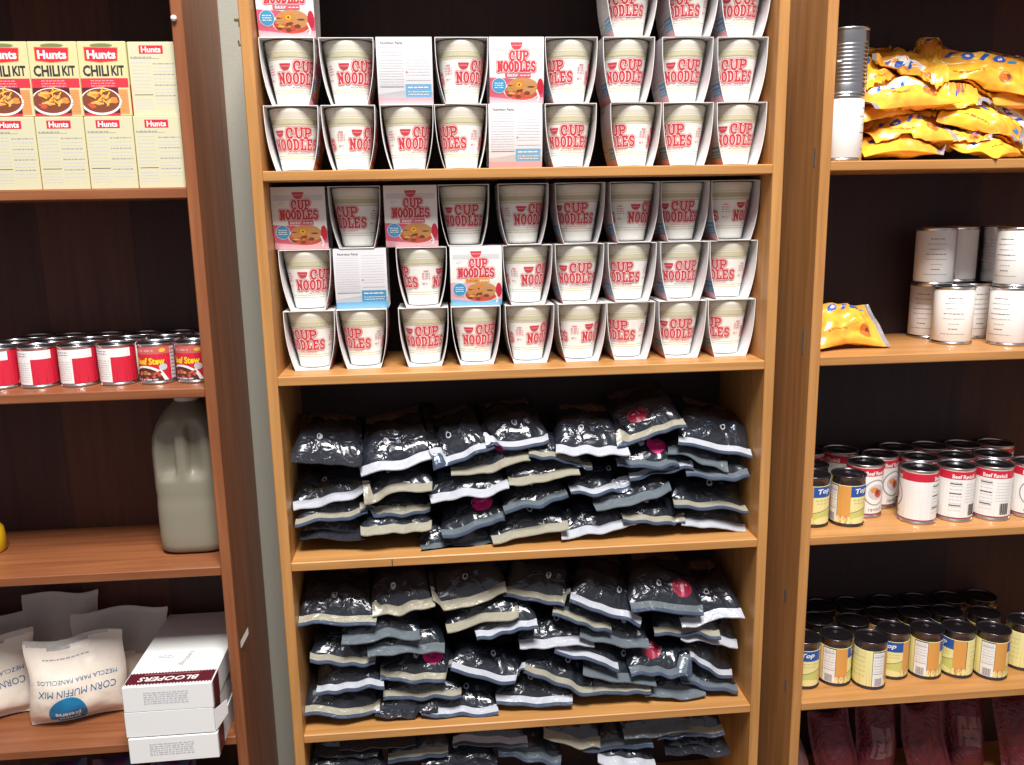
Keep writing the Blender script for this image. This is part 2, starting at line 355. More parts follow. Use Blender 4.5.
def half_logo(art, cx, cy, w):
    art.rect(cx-w/2, cy, cx+w/2, cy+w*0.16, 'ink_red', 4)
    art.ell(cx, cy, w*0.46, w*0.42, 'ink_red', 4, 10, 180, 360)
    art.rect(cx-w*0.4, cy-w*0.12, cx+w*0.4, cy-w*0.05, 'ink_pink', 5)

# ------------------------------------------------------------------ setting
def struct(o): o['kind'] = 'structure'; return o
m = MB(); m.box(-2.6, 0.2725, -1.39, 3.6, 0.36, 1.4, 'wall_paint', 0.001); struct(m.build('wall_back'))
m = MB(); m.box(-2.6, -3.2, -1.44, 3.6, 0.36, -1.3905, 'floor_tile', 0.001); struct(m.build('floor'))

# ------------------------------------------------------------------ bookcases
def bookcase(label, x, y, woodn, backs, shelves, sides=None, w=0.914, d=0.2569, t=0.019, st=0.017, top=0.39, bot=-1.39):
    o = thing('bookcase', label, 'bookcase', (x, y, bot))
    b = -bot
    for xa in (0, w-t):
        m = MB(); m.box(xa, 0, 0, xa+t, d, top+b, woodn+'_z', 0.0016); p = m.build('side_panel', o)
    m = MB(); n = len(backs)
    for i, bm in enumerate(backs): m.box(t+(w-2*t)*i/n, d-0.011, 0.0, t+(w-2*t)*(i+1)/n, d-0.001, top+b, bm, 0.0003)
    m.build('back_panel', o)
    for z in shelves+[-1.30]:
        m = MB(); m.box(t, 0.0005, z+b-st, w-t, d-0.0115, z+b, woodn+'_x', 0.0016); m.build('shelf', o)
    m = MB(); m.box(t, 0.0005, top+b-0.019, w-t, d-0.0115, top+b, woodn+'_x', 0.0016); m.build('top_panel', o)
    m = MB(); m.box(t, 0.02, 0.0, w-t, 0.036, -1.3175+b-0.0005, woodn+'_x', 0.0016); m.build('plinth', o)
    return o
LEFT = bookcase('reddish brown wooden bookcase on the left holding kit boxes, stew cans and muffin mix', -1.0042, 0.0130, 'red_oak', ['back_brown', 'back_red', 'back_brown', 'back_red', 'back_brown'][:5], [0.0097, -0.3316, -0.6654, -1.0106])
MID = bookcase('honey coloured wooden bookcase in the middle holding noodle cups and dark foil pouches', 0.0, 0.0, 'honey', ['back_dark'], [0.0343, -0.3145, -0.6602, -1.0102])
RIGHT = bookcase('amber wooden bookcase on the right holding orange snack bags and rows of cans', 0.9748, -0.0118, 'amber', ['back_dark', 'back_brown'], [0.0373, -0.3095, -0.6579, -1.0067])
def on_case(case, name, mb, label):
    o = mb.build(name, case, (-case.location.x, -case.location.y, -case.location.z)); o['label'] = label; return o
# small hardware and marks on the case sides
m = MB(); m.box(-0.010, 0.012, 0.271, -0.0002, 0.018, 0.275, 'brass', 0.0006); m.box(-0.0035, 0.012, 0.262, -0.0002, 0.018, 0.2712, 'brass', 0.0006); on_case(MID, 'hook', m, 'small brass hook plate')
m = MB(); m.box(-0.006, 0.012, 0.233, -0.0002, 0.016, 0.236, 'brass', 0.0006); m.box(-0.0065, 0.012, 0.2362, -0.0045, 0.016, 0.242, 'brass', 0.0006); on_case(MID, 'nail', m, 'bent nail')
m = MB(); m.face([(-0.0898, 0.03, -0.838), (-0.0898, 0.03, -0.824), (-0.0800, 0.055, -0.808), (-0.0800, 0.055, -0.822)], 'tape_white'); m.face([(-0.0894, 0.03, -0.838), (-0.0796, 0.055, -0.822), (-0.0796, 0.055, -0.808), (-0.0894, 0.03, -0.824)], 'tape_white'); on_case(LEFT, 'tape', m, 'loose white tape tab')
m = MB()
for y, z, a, b in ((0.02, 0.045, 0.007, 0.016), (0.03, -0.285, 0.008, 0.022), (0.05, -0.80, 0.012, 0.012), (0.03, -0.985, 0.008, 0.012)):
    m.box(0.9743, y-0.0118, z-b, 0.9747, y-0.0118+a, z+b, 'scuff_grey', 0.0001)
on_case(RIGHT, 'scuff_mark', m, 'pale scuffs')
m = MB(); m.box(0.2015, -0.0006, -0.677, 0.2030, 0.0003, -0.662, 'ink_dark', 0.0002); on_case(MID, 'ink_mark', m, 'short black mark on shelf edge')
t = thing('push_pin', 'small white round push pin stuck in the front edge of the reddish bookcase', 'push pin', (-0.1035, 0.0128, 0.2750))
m = MB(); m.lathe([(0.0001, 0.0072), (0.003, 0.0066), (0.0046, 0.0048), (0.0048, 0.003), (0.0034, 0.0012), (0.0022, 0.0006)], 16, 'pin_white'); o = link('head', m.mesh('head'), t, (0, 0, 0), (R(90), 0, 0))
m = MB(); m.lathe([(0.0006, 0.0008), (0.0006, -0.004), (0.0001, -0.006)], 8, 'tin'); link('needle', m.mesh('needle'), t, (0, 0, 0), (R(90), 0, 0))
# ------------------------------------------------------------------ noodle cups in open-sided sleeves
SW, SH, SD = 0.0900, 0.1074, 0.0930
def bow(t): return 0.0300+(SW/2-0.0300)*(1-(1-t)**2.5)
def make_sleeve(flavour):
    m = MB(); n = 14; th = 0.0009; rb = 0.0
    out = [(-bow(0), 0.0)]+[(bow(0), 0.0)]+[(bow(k/n), SH*k/n) for k in range(1, n+1)]
    out += [(-bow(k/n), SH*k/n) for k in range(n, 0, -1)]
    N = len(out)
    cx, cz = 0, SH/2
    inn = []
    for (x, z) in out:
        inn.append((x-math.copysign(th, x), min(max(z, th), SH-th)))
    hy = SD/2
    for i in range(N):
        a, b = out[i], out[(i+1) % N]; c, d = inn[i], inn[(i+1) % N]
        m.face([(a[0], -hy, a[1]), (b[0], -hy, b[1]), (b[0], hy, b[1]), (a[0], hy, a[1])], 'card_white')
        m.face([(c[0], -hy, c[1]), (c[0], hy, c[1]), (d[0], hy, d[1]), (d[0], -hy, d[1])], 'card_inner')
        for y in (-hy, hy): m.face([(a[0], y, a[1]), (b[0], y, b[1]), (d[0], y, d[1]), (c[0], y, c[1])], 'card_white')
    f = Art(); hw = SD/2
    beef = flavour == 'beef'
    # front panel
    f.rect(-hw, 0, hw, SH, 'card_white', 0.3)
    for k in range(8): f.rect(-hw+0.004, SH-0.014-0.0012*k, hw-0.004, SH-0.0146-0.0012*k, 'ink_pale', 1)
    f.poly([(-hw, 0), (hw, 0), (hw, 0.031), (0.02, 0.036), (-0.01, 0.041), (-hw, 0.043)], 'pink_field' if beef else 'pink_light', 2)
    f.poly([(-hw, 0), (hw, 0), (hw, 0.011), (0, 0.007), (-hw, 0.012)], 'pink_light' if beef else 'ink_sky', 3)
    f.ell(0.010, 0.022, 0.033, 0.016, 'card_white', 3.2); f.ell(0.009, 0.0205, 0.030, 0.014, 'food_red', 3.5)
    f.ell(0.010, 0.0275, 0.027, 0.0150, 'food_tan', 4)
    rr = random.Random(4)
    for k in range(22): f.ell(0.009+rr.uniform(-0.022, 0.022), 0.027+rr.uniform(-0.011, 0.012), 0.0065, 0.0014, rr.choice(['food_orange', 'food_yellow', 'food_tan', 'food_brown']), 5+0.05*k, 8)
    f.ell(0.004, 0.031, 0.0085, 0.0075, 'food_orange', 6); f.ell(0.004, 0.031, 0.0045, 0.004, 'food_yellow' if beef else 'food_tan', 6.5); f.ell(0.004, 0.031, 0.0018, 0.0018, 'food_brown', 7)
    for k in range(6): f.ell(-0.012+k*0.0075, 0.015+0.003*math.sin(k*2.1), 0.0052, 0.0033, 'food_red' if k % 2 else 'food_brown', 6+0.05*k, 9)
    f.ell(hw-0.006, 0.028, 0.0055, 0.013, 'spoon_red', 5); f.stroke([(hw-0.012, 0.022), (hw-0.008, 0.012), (hw-0.010, 0.006)], 0.003, 'card_white', 6)
    f.ell(-0.0305, 0.030, 0.0125, 0.0125, 'card_white', 6); f.ell(-0.0305, 0.030, 0.0117, 0.0117, 'ink_blue', 7)
    for k in range(3): f.words(-0.038, -0.023, 0.033-0.0035*k, 0.0014, 'ink_white', 8, k)
    f.rect(-0.020, 0.0425, 0.024, 0.0495, 'pink_field' if beef else 'banner_orange', 5)
    f.text('BEEF' if beef else 'CHICKEN', -0.007, 0.046, 0.018 if beef else 0.022, 0.0042, 'ink_white' if beef else 'ink_red', 7, 0.02)
    f.words(0.006, 0.022, 0.0452, 0.0014, 'ink_white', 7, 5)
    cup_title(f, 0.0, 0.0530, 0.066, 'card_white')
    half_logo(f, 0.0, 0.0955, 0.020); f.words(-0.035, -0.024, 0.080, 0.0012, 'ink_pale', 4, 3); f.words(-0.036, -0.028, 0.077, 0.0012, 'ink_pale', 4, 9)
    def fr(x, y, l): t = max(0, min(1, y/SH)); return (bow(t)+0.00022+0.00009*l, x, y)
    f.emit(m, fr, None, 0.0105, (-hw, hw), (0, SH))
    g = Art()
    g.rect(-hw, 0, hw, SH, 'panel_grey', 0.3)
    g.rect(-hw, 0, hw, 0.012, 'pink_light' if beef else 'ink_sky', 1)
    g.poly([(-hw, 0.012), (hw, 0.012), (hw, 0.02), (0.01, 0.025), (-hw, 0.017)], 'ink_pale', 0.8)
    g.text('Nutrition Facts', -0.021, 0.098, 0.036, 0.0044, 'ink_dark', 3, 0.01)
    for k in range(15): g.words(-hw+0.004, -0.002, 0.091-0.0042*k, 0.0009, 'ink_pale', 3, k)
    g.rect(-hw+0.004, 0.0285, -0.002, 0.0292, 'ink_dark', 3)
    for k in range(11): g.words(0.002, hw-0.004, 0.095-0.0048*k, 0.0008, 'ink_pale', 3, 40+k)
    g.rect(0.002, 0.0385, hw-0.004, 0.039, 'ink_grey', 3); g.ell(0.003, 0.052, 0.0015, 0.0015, 'ink_red', 3)
    g.rect(0.000, 0.0125, hw-0.003, 0.033, 'ink_sky' if beef else 'ink_blue', 2)
    g.words(0.004, hw-0.006, 0.0265, 0.0022, 'ink_white', 4, 70); g.words(0.004, hw-0.006, 0.020, 0.0014, 'ink_white', 4, 71); g.words(0.004, hw-0.006, 0.016, 0.0014, 'ink_white', 4, 72)
    def bk(x, y, l): t = max(0, min(1, y/SH)); return (-bow(t)-0.00022-0.00009*l, -x, y)
    g.emit(m, bk, None, 0.0105, (-hw, hw), (0, SH))
    return m.mesh('sleeve')
CUP_R0, CUP_R1 = 0.0272, 0.0426
def make_cup():
    m = MB()
    prof = [(0.0005, 0.0035), (0.025, 0.0035), (CUP_R0, 0.0015), (CUP_R0+0.0008, 0.006)]
    zt = 0.0965; mats = ['cup_white']*3
    def rz(z): return CUP_R0+0.0008+(CUP_R1-CUP_R0)*(z-0.006)/(zt-0.006)
    for z, mt in ((0.020, 'cup_white'), (0.0215, 'cup_band'), (0.024, 'cup_white'), (0.0255, 'cup_band'), (0.072, 'cup_white'), (0.0735, 'cup_band'), (0.0765, 'cup_upper'), (0.085, 'cup_ridge'), (0.0875, 'cup_upper'), (0.0885, 'cup_band'), (0.0925, 'cup_upper')):
        prof.append((rz(z), z)); mats.append(mt)
    prof += [(rz(0.0925)+0.0012, 0.0965), (rz(0.0925)+0.0014, 0.1015), (rz(0.0925), 0.1032), (rz(0.0925)-0.002, 0.1036), (0.0005, 0.1032)]
    mats += ['cup_upper']*5
    m.lathe(prof, 40, mats=mats)
    for k in range(72):      # fine ribs round the upper band
        a = 2*PI*k/72; r = rz(0.0808)+0.0004
        c, s_ = math.cos(a), math.sin(a); w = 0.0009
        m.face([(r*s_-w*c, -r*c-w*s_, 0.0772), (r*s_+w*c, -r*c+w*s_, 0.0772), (r*s_+w*c, -r*c+w*s_, 0.0845), (r*s_-w*c, -r*c-w*s_, 0.0845)], 'cup_band')
    L = 0.088; RM = 0.0375
    for q in (0, 1):
        f = Art()
        cup_title(f, 0.0, 0.0355, L, 'cup_white', 0.178)
        half_logo(f, -0.030, 0.0640, 0.018)
        f.words(-0.020, 0.026, 0.0285, 0.0014, 'ink_pink', 3, 2)
        for k in range(3): f.words(0.052, 0.067, 0.058-0.0042*k, 0.0017, 'ink_pink', 3, 11+k)
        f.rect(0.055, 0.0625, 0.064, 0.0645, 'ink_pink', 3); f.words(0.052, 0.062, 0.040, 0.002, 'ink_pink', 3, 5)
        def fn(x, y, l):
            a = x/RM+q*PI; r = rz(max(0.006, y))+0.0003+0.00009*l
            return (r*math.sin(a), -r*math.cos(a), y)
        f.emit(m, fn, 0.0045, None)
    return m.mesh('cup')
sl_beef, sl_chick, cup_me = make_sleeve('beef'), make_sleeve('chicken'), make_cup()
def spread(row, lo, hi):
    row = [list(r) for r in row]; half = lambda r: (SW+0.0008 if r[3] == 's' else SD)/2+0.0006
    for _ in range(60):
        for a, b in zip(row, row[1:]):
            need = half(a)+half(b)
            if abs(b[0]-a[0]) < need:
                c = (need-(b[0]-a[0]))/2; a[0] -= c; b[0] += c
        row[0][0] = max(row[0][0], lo+half(row[0])); row[-1][0] = min(row[-1][0], hi-half(row[-1]))
    return row
rnd = random.Random(7)
def cups(data, z0, yf, shelf):
    for k in range(3):
        row = [r for r in data if r[2] == k]
        row = sorted(row, key=lambda r: r[0])
        groups = [row[:1], row[1:]] if len(row) == 4 else [row]
        row = [q for g in groups for q in spread(g, 0.0195, 0.8945)]
        for i, (x, w, kk, kd, ph) in enumerate(row):
            side = kd == 's'
            yaw = R(rnd.uniform(-0.5, 0.5)) if side else 0
            rz = yaw+(0 if side else (R(-90) if kd in 'fd' else R(90)))
            n = len(row); lay = ['bottom', 'middle', 'top'][k]
            if n == 9: pos = (ORD[i]+' from left') if i < 5 else (['fifth', 'fourth', 'third', 'second', 'first'][i-4]+' from right')
            else: pos = ['alone at far left', 'third from right', 'second from right', 'first from right'][i]
            if side: lab = 'noodle cup in open-ended sleeve, %s in %s row, %s cup shelf' % (pos, lay, shelf)
            else:
                face = {'f': 'pink picture front', 'd': 'orange-bannered picture front', 'b': 'pale nutrition panel', 'c': 'blue-edged nutrition panel'}[kd]
                lab = 'noodle cup showing %s, %s in %s row, %s cup shelf' % (face, pos, lay, shelf)
            dep = SD/2 if side else SW/2
            t = thing('noodle_cup_package', lab, 'noodle cup', (x, yf+dep+rnd.uniform(0, 0.004), z0+0.0003+k*(SH+0.0006)), (0, 0, rz), 'noodle cups on the %s cup shelf' % shelf)
            link('sleeve', sl_chick if kd in 'cd' else sl_beef, t)
            link('cup', cup_me, t, (0, 0, 0.0012), (0, 0, R(ph)))
cups(CUPS_A, 0.0343, 0.030, 'upper')
cups(CUPS_B, -0.3145, 0.052, 'lower')

# ------------------------------------------------------------------ soft things give way: each bag settles on what lies below it and keeps inside its compartment
class Bed:
    def __init__(s, x0, x1, y0, y1, z0, z1, c=0.006, soft=0.075):
        s.soft = soft; s.b = (x0, x1, y0, y1, z0, z1); s.c = c
        s.nx = int((x1-x0)/c)+2; s.ny = int((y1-y0)/c)+2
        s.h = [[z0]*s.ny for _ in range(s.nx)]
    def cell(s, p): return (max(0, min(s.nx-1, int((p.x-s.b[0])/s.c))), max(0, min(s.ny-1, int((p.y-s.b[2])/s.c))))
    def settle(s, objs, M):
        inv = M.inverted(); tops = []
        x0, x1, y0, y1, z0, z1 = s.b; e = 0.0006
        for o in objs:
            for v in o.data.vertices:
                p = M @ v.co
                p.x = max(x0+e, min(x1-e, p.x)); p.y = min(y1-e, p.y)
                i, j = s.cell(p); g = s.h[i][j]+e
                lift = max(0.0, g-p.z)
                if lift > 0:
                    p.z = g+0.12*max(0, lift-0.01) if lift < s.soft else p.z
                p.z = max(z0+e, min(z1-e, p.z)); v.co = inv @ p
                tops.append((i, j, p.z))
            o.data.update()
        for i, j, z in tops:
            for a in (i-1, i, i+1):
                for b in (j-1, j, j+1):
                    if 0 <= a < s.nx and 0 <= b < s.ny and s.h[a][b] < z: s.h[a][b] = z

# ------------------------------------------------------------------ dark foil pouches
def sst(x): x = max(0, min(1, x)); return x*x*(3-2*x)
def pouch_parts(seed, w, d, t, look, drop=0.010):
    r = random.Random(seed); s = 0.021
    ph = [r.uniform(0, 6.3) for _ in range(5)]; amp = r.uniform(0.0006, 0.0030); fr = r.uniform(2.5, 8); f2 = r.uniform(10, 22)
    sx = r.uniform(-0.3, 0.3); cr = r.uniform(0.0004, 0.0016)
    def zc(u, v):
        q = max(0, (v-s)/(d-s)); k = math.exp(-q*3.2)
        z = amp*math.sin(u*fr+ph[0])*k + drop*sst(q*3.0) + cr*math.sin(u*f2+ph[1])*math.exp(-q*7) + 0.0062*noise.noise(Vector((u*4.5, seed*3.1, 0.5)))*math.exp(-q*4)
        if v < s: z -= drop*0.8*(1-v/s)
        return z
    def surf(u, v, side):
        q = max(0, (v-s)/(d-s))
        e = max(0.0, 1-abs(2*u-1)**4.5)**0.5
        f = math.sin(PI*min(1, q)**0.72)**0.62 if 0 < q < 1 else 0.0
        nz = noise.noise(Vector((u*4+seed, v*30, side*3.0)))*0.34 + noise.noise(Vector((u*11+seed, v*80, side*5.0)))*0.22
        h = t/2*e*f*(1.0+nz+sx*(u-0.5))
        x = (u-0.5)*w*(1-0.05*math.sin(PI*min(1, q))+0.02*math.sin(v*90+ph[2]))
        y = v+(0.003*math.sin(u*fr+ph[3])+0.006*noise.noise(Vector((u*3.0, seed*1.7, 4.0))))*(1-min(1, q))
        return (x, y, zc(u, v)+(h if side > 0 else -h*0.85)+0.0008*side)
    nu, nv = 22, 20
    us = [k/nu for k in range(nu+1)]; vs_ = [s*0.9+(d-s*0.9)*k/nv for k in range(nv+1)]
    m = MB()
    win = lambda i, j: 'rice_window' if (i >= 12 and 2 < j < nu-3 and i < nv-1) else ('foil_slate' if i < 6 else 'foil_black')
    m.grid([[surf(u, v, 1) for u in us] for v in vs_], win)
    m.grid([[surf(u, v, -1) for u in us] for v in vs_], 'foil_black', flip=True)
    for j in (0, nu): m.grid([[surf(us[j], v, 1) for v in vs_], [surf(us[j], v, -1) for v in vs_]], 'foil_black', flip=(j == 0))
    f = Art(); cu = r.uniform(0.35, 0.7)*w-w/2                      # printed round emblem and lines
    f.ell(cu, s+0.026, 0.0055, 0.006, 'mark_silver', 2, 14); f.ell(cu, s+0.026, 0.0036, 0.004, 'foil_black', 3, 12)
    f.words(cu-0.035, cu-0.012, s+0.022, 0.0020, 'seal_steel', 2, seed); f.words(cu-0.035, cu-0.014, s+0.027, 0.0016, 'seal_steel', 2, seed+1)
    if cu+0.03 < w/2-0.012: f.rect(cu+0.018, s+0.021, cu+0.026, s+0.029, 'seal_steel', 2)
    def fn(x, y, l):
        p = surf(max(0, min(1, x/w+0.5)), y, 1); return (p[0], p[1], p[2]+0.0004+0.00012*l)
    f.emit(m, fn, 0.006, 0.006, (-w/2+0.006, w/2-0.006))
    body = m.mesh('pouch')
    m = MB(); pale = {'white': 'seal_white', 'cream': 'seal_cream', 'grey': 'seal_grey', 'dark': 'seal_dark', 'tan': 'seal_cream'}[look.split('+')[0]]
    vs2 = [0, 0.006, 0.0075, 0.014, 0.0195, s]
    lo = 'seal_steel' if r.random() < 0.6 else pale
    if pale == 'seal_dark': lo = pale
    mm = lambda i, j: (lo if i < 1 else pale)
    def sf(u, v, sd): p = surf(u, v, 0); return (p[0], p[1], p[2]+sd*0.0011)
    m.grid([[sf(u, v, 1) for u in us] for v in vs2], mm)
    m.grid([[sf(u, v, -1) for u in us] for v in vs2], mm, flip=True)
    m.grid([[sf(u, 0, -1) for u in us], [sf(u, 0, 1) for u in us]], lo)
    for j in (0, 1): m.grid([[sf(j, v, -1) for v in vs2], [sf(j, v, 1) for v in vs2]], pale, flip=bool(j))
    seal = m.mesh('seal_strip')
    badge = None
    if '+' in look:
        m = MB(); f = Art(); k = look.split('+')[1]; c = 'badge_pink' if k == 'p' else 'badge_red'
        bx = (0.22 if r.random() < 0.75 else -0.1)*w
        f.ell(bx, s+0.022, 0.021, 0.016, c, 4, 18); f.words(bx-0.013, bx+0.012, s+0.023, 0.0022, 'ink_pink', 5, seed)
        f.emit(m, fn, 0.006, 0.006, (-w/2+0.003, w/2-0.003)); badge = m.mesh('badge')
    return body, seal, badge
COLN = ['far left pile', 'second pile from left', 'third pile from left', 'middle pile', 'third pile from right', 'second pile from right', 'far right pile']
def pouches(data, shelfname, seed0, tz, group, z0, z1):
    cols = {}
    for i, p in enumerate(data): cols.setdefault(p[6], []).append(i)
    rank = {}
    for c, L in cols.items():
        L.sort(key=lambda i: -data[i][2])
        for k, i in enumerate(L): rank[i] = (k, len(L))
    bed = Bed(0.0192, 0.8948, -0.03, 0.2452, z0, z1)
    for i, (x, y, z, w, tilt, look, col) in sorted(enumerate(data), key=lambda q: q[1][2]):
        k, n = rank[i]; c, b = look.split('+')[0], ('+' in look and look.split('+')[1])
        adj = {'white': 'white-sealed', 'cream': 'cream-sealed', 'grey': 'grey-sealed', 'dark': 'all-black', 'tan': 'tan-sealed'}[c]
        wh = 'topmost' if k == 0 else ('lowest' if k == n-1 else ORD[k]+' from top')
        lab = '%s foil pouch%s, %s, %s, %s' % (adj, {'p': ' with pink badge', 'r': ' with red badge', False: ''}[b], wh, COLN[col], shelfname)
        r = random.Random(seed0+i)
        top = k == 0
        d = r.uniform(0.150, 0.172) if not top else 0.185
        body, seal, badge = pouch_parts(seed0+i, max(0.122, min(0.150, w+0.008)), d, 0.050 if top else tz*r.uniform(0.9, 1.15), look)
        lean = r.uniform(1, 6) if not top else r.uniform(9, 15)
        xx = min(max(x, 0.092), 0.822)
        t = thing('foil_pouch', lab, 'foil pouch', (xx, y-0.012+0.010*r.random(), z), (R(lean), -tilt, R(r.uniform(-5, 5))), group)
        kids = [link('pouch', body, t), link('seal_strip', seal, t)]
        if badge: kids.append(link('badge', badge, t))
        bed.settle(kids, Matrix.LocRotScale(t.location, t.rotation_euler, None))
pouches(POUCH_C, 'upper pouch shelf', 100, 0.042, 'foil pouches on the upper pouch shelf', -0.6602, -0.3315)
pouches(POUCH_D, 'lower pouch shelf', 200, 0.042, 'foil pouches on the lower pouch shelf', -1.0102, -0.6772)
pouches(POUCH_E, 'lowest shelf', 300, 0.034, 'foil pouches on the lowest shelf', -1.30, -1.0272)
# ------------------------------------------------------------------ cans
def can_meshes(r, h, label_mats, art=None, dark=False, z0=None, z1=None, tilt=0.0, slot=None):
    rim = 'dark_rim' if dark else 'tin'; n = 40
    z0 = 0.006 if z0 is None else z0; z1 = h-0.006 if z1 is None else z1
    m = MB()
    m.lathe([(0.0005, 0.003), (r-0.004, 0.003), (r-0.0035, 0.0005), (r-0.0012, 0.0), (r, 0.0012), (r, 0.0034), (r-0.0016, 0.0046), (r-0.0016, z0)], n, rim)
    m.lathe([(r-0.0016, z1), (r-0.0016, h-0.0046), (r, h-0.0034), (r, h-0.0008), (r-0.0012, h), (r-0.003, h-0.0006), (r-0.0034, h-0.003)], n, rim)
    if label_mats == 'ribbed':
        prof = [(r-0.0016, z0)]; za, zb = h*0.16, h*0.80; k = 11
        for i in range(k*4+1):
            z = za+(zb-za)*i/(k*4); prof.append((r-0.0016-0.0011*(0.5-0.5*math.cos(2*PI*i/4)), z))
        prof.append((r-0.0016, z1)); m.lathe(prof, n, 'tin')
    else: m.lathe([(r-0.0016, z0), (r-0.0012, z0+0.0006), (r-0.0012, z1-0.0006), (r-0.0016, z1)], n, label_mats)
    if art:
        def fn(x, y, l):
            a = x/r; q = r-0.0011+0.0001*l
            return (q*math.sin(a), -q*math.cos(a), y)
        art.emit(m, fn, 0.0075, None, None, (z0+0.0007, z1-0.0007))
    body = m.mesh('can_body')
    m = MB(); lm = 'dark_lid' if dark else 'tin_lid'
    m.lathe([(r-0.0034, h-0.0030), (r-0.0038, h-0.0036), (r*0.8, h-0.0036), (r*0.77, h-0.0028), (r*0.74, h-0.0036), (r*0.5, h-0.0036), (r*0.47, h-0.003), (0.0005, h-0.003)], n, lm)
    return body, m.mesh('lid')
def can(me, label, loc, rz=0.0, group=None, rx=0.0):
    t = thing('food_can', label, 'can', loc, (rx, 0, R(rz)), group)
    link('can_body', me[0], t); link('lid', me[1], t)
    CANS.append((t, max(v.co.x for v in me[0].vertices)))
    return t
CANS = []
def stand_apart(x0, x1, y0, y1, zlo, zhi):
    # cans of one shelf layer never share space
    L = [(t, r) for t, r in CANS if x0 < t.location.x < x1 and zlo < t.location.z < zhi]
    for _ in range(200):
        for i, (a, ra) in enumerate(L):
            for b, rb in L[i+1:]:
                d = b.location-a.location; d.z = 0; n = d.length; need = ra+rb+0.0004
                if 1e-6 < n < need: s_ = d*((need-n)/2/n); a.location -= s_; b.location += s_
        for t, r in L:
            t.location.x = min(x1-r, max(x0+r, t.location.x)); t.location.y = min(y1-r-0.0003, max(y0+r, t.location.y))
# --- tall white-label cans (right bookcase)
def typed(seed, r, h, lines, x0, x1):
    a = Art(); rr = random.Random(seed)
    for k in range(lines):
        w = (x1-x0)*rr.uniform(0.3, 0.95); c = (x0+x1)/2
        a.words(c-w/2, c+w/2, h*(0.80-0.62*k/(lines-1)), 0.0014, 'ink_grey' if k % 3 else 'ink_dark', 2, seed*9+k, 0.7)
    return a
RW, HW = 0.0375, 0.1115
white_can = can_meshes(RW, HW, 'paper_label', typed(3, RW, HW, 8, -0.028, 0.028))
plain = Art(); plain.rect(-0.030, 0, 0.024, HW, 'paper_label', 1)
half_can = can_meshes(RW, HW, 'tin', plain)
seam_can = can_meshes(RW, HW, 'ribbed', None)
zB = -0.3095+0.0004
G = 'white labelled tall cans'
wpos = [(1.3130, 0.102), (1.3110, 0.185), (1.3880, 0.168), (1.4060, 0.066)]
can(white_can, 'white typed-label can standing in front of the others with nothing on its lid', (*wpos[0], zB), -28, G)
can(white_can, 'white can at far left of the lower layer, half hidden, another can on top', (*wpos[1], zB), -48, G)
can(white_can, 'white typed-label can peeking out between the two front cans, lower layer', (*wpos[2], zB), 6, G)
can(white_can, 'white typed-label can in lower layer at the picture edge, under another white can', (*wpos[3], zB), -62, G)
can(white_can, 'grey-shaded white can at far left of upper layer, typed label facing front', (1.2955, 0.152, zB+HW+0.0005), -24, G)
can(half_can, 'upper can with a plain pale label and dark bare side, second from left', (1.3690, 0.1925, zB+HW+0.0005), 12, G)
can(seam_can, 'bare ribbed metal can in upper layer partly behind the rightmost white can', (1.4420, 0.168, zB+HW+0.0005), 0, G)
can(white_can, 'white can almost hidden behind, carrying the bare ribbed metal can', (1.4650, 0.166, zB), 0, G)
can(white_can, 'white typed-label can in upper layer at the picture edge, stacked on another', (1.4090, 0.066, zB+HW+0.0005), -66, G)
# --- two cans stacked beside the snack bags
RT, HT = 0.0365, 0.1120
tall_white = can_meshes(RT, HT, 'paper_label', typed(8, RT, HT, 6, 0.018, 0.05))
strip = Art(); strip.rect(0.0415, 0, 0.052, HT, 'paper_label', 1); strip.rect(-0.032, 0.055, -0.024, 0.058, 'paper_label', 1)
ribbed = can_meshes(RT, HT, 'ribbed', strip)
can(tall_white, 'white paper-label can at left of the snack bags, under a bare metal can', (1.0330, 0.036, 0.0377), -4, 'cans stacked beside the snack bags')
can(ribbed, 'bare ribbed silver can stacked on a white can beside the snack bags', (1.0350, 0.038, 0.0377+HT+0.0004), 0, 'cans stacked beside the snack bags')
# --- large red and white cans
RR, HR = 0.0365, 0.110
CR = 2*PI*RR
def ravioli():
    a = Art(); c = CR; N = 0.060; Fx = N+c/2
    a.rect(0, 0, c, HR, 'paper_label', 0.5)
    a.rect(0, HR*0.79, c, HR, 'label_red', 1); a.rect(0, 0, c, HR*0.085, 'label_wine', 1)
    for x in (N, Fx): a.text('Beef Ravioli', x, HR*0.845, 0.046, 0.0085, 'ink_white', 3, 0.03)
    for k in range(9): a.words(N-0.026, N-0.002, HR*(0.73-0.065*k), 0.0015, 'ink_pale', 2, k)
    for f in (0.70, 0.52, 0.30): a.rect(N-0.026, HR*f, N-0.004, HR*(f+0.018), 'ink_dark', 3)
    for k in range(7): a.words(N+0.004, N+0.034, HR*(0.70-0.055*k), 0.0013, 'ink_pale', 2, 30+k)
    for k in range(13): a.rect(N+0.013+k*0.0015, HR*0.12, N+0.0137+k*0.0015+0.0004*(k % 3), HR*0.33, 'ink_dark', 3)
    a.ell(Fx, HR*0.48, 0.027, 0.027, 'ink_grey', 2, 24); a.ell(Fx, HR*0.48, 0.0245, 0.0245, 'paper_label', 3, 24); a.ell(Fx, HR*0.49, 0.018, 0.016, 'ink_pale', 4); a.ell(Fx-0.004, HR*0.53, 0.009, 0.006, 'food_orange', 5); a.ell(Fx+0.005, HR*0.46, 0.009, 0.008, 'food_red', 5); a.ell(Fx+0.002, HR*0.49, 0.004, 0.006, 'food_brown', 6)
    a.text('ravioli', Fx, HR*0.165, 0.03, 0.008, 'ink_grey', 4, 0.01, 0, 0.25)
    return a
rav = can_meshes(RR, HR, 'paper_label', ravioli(), False)
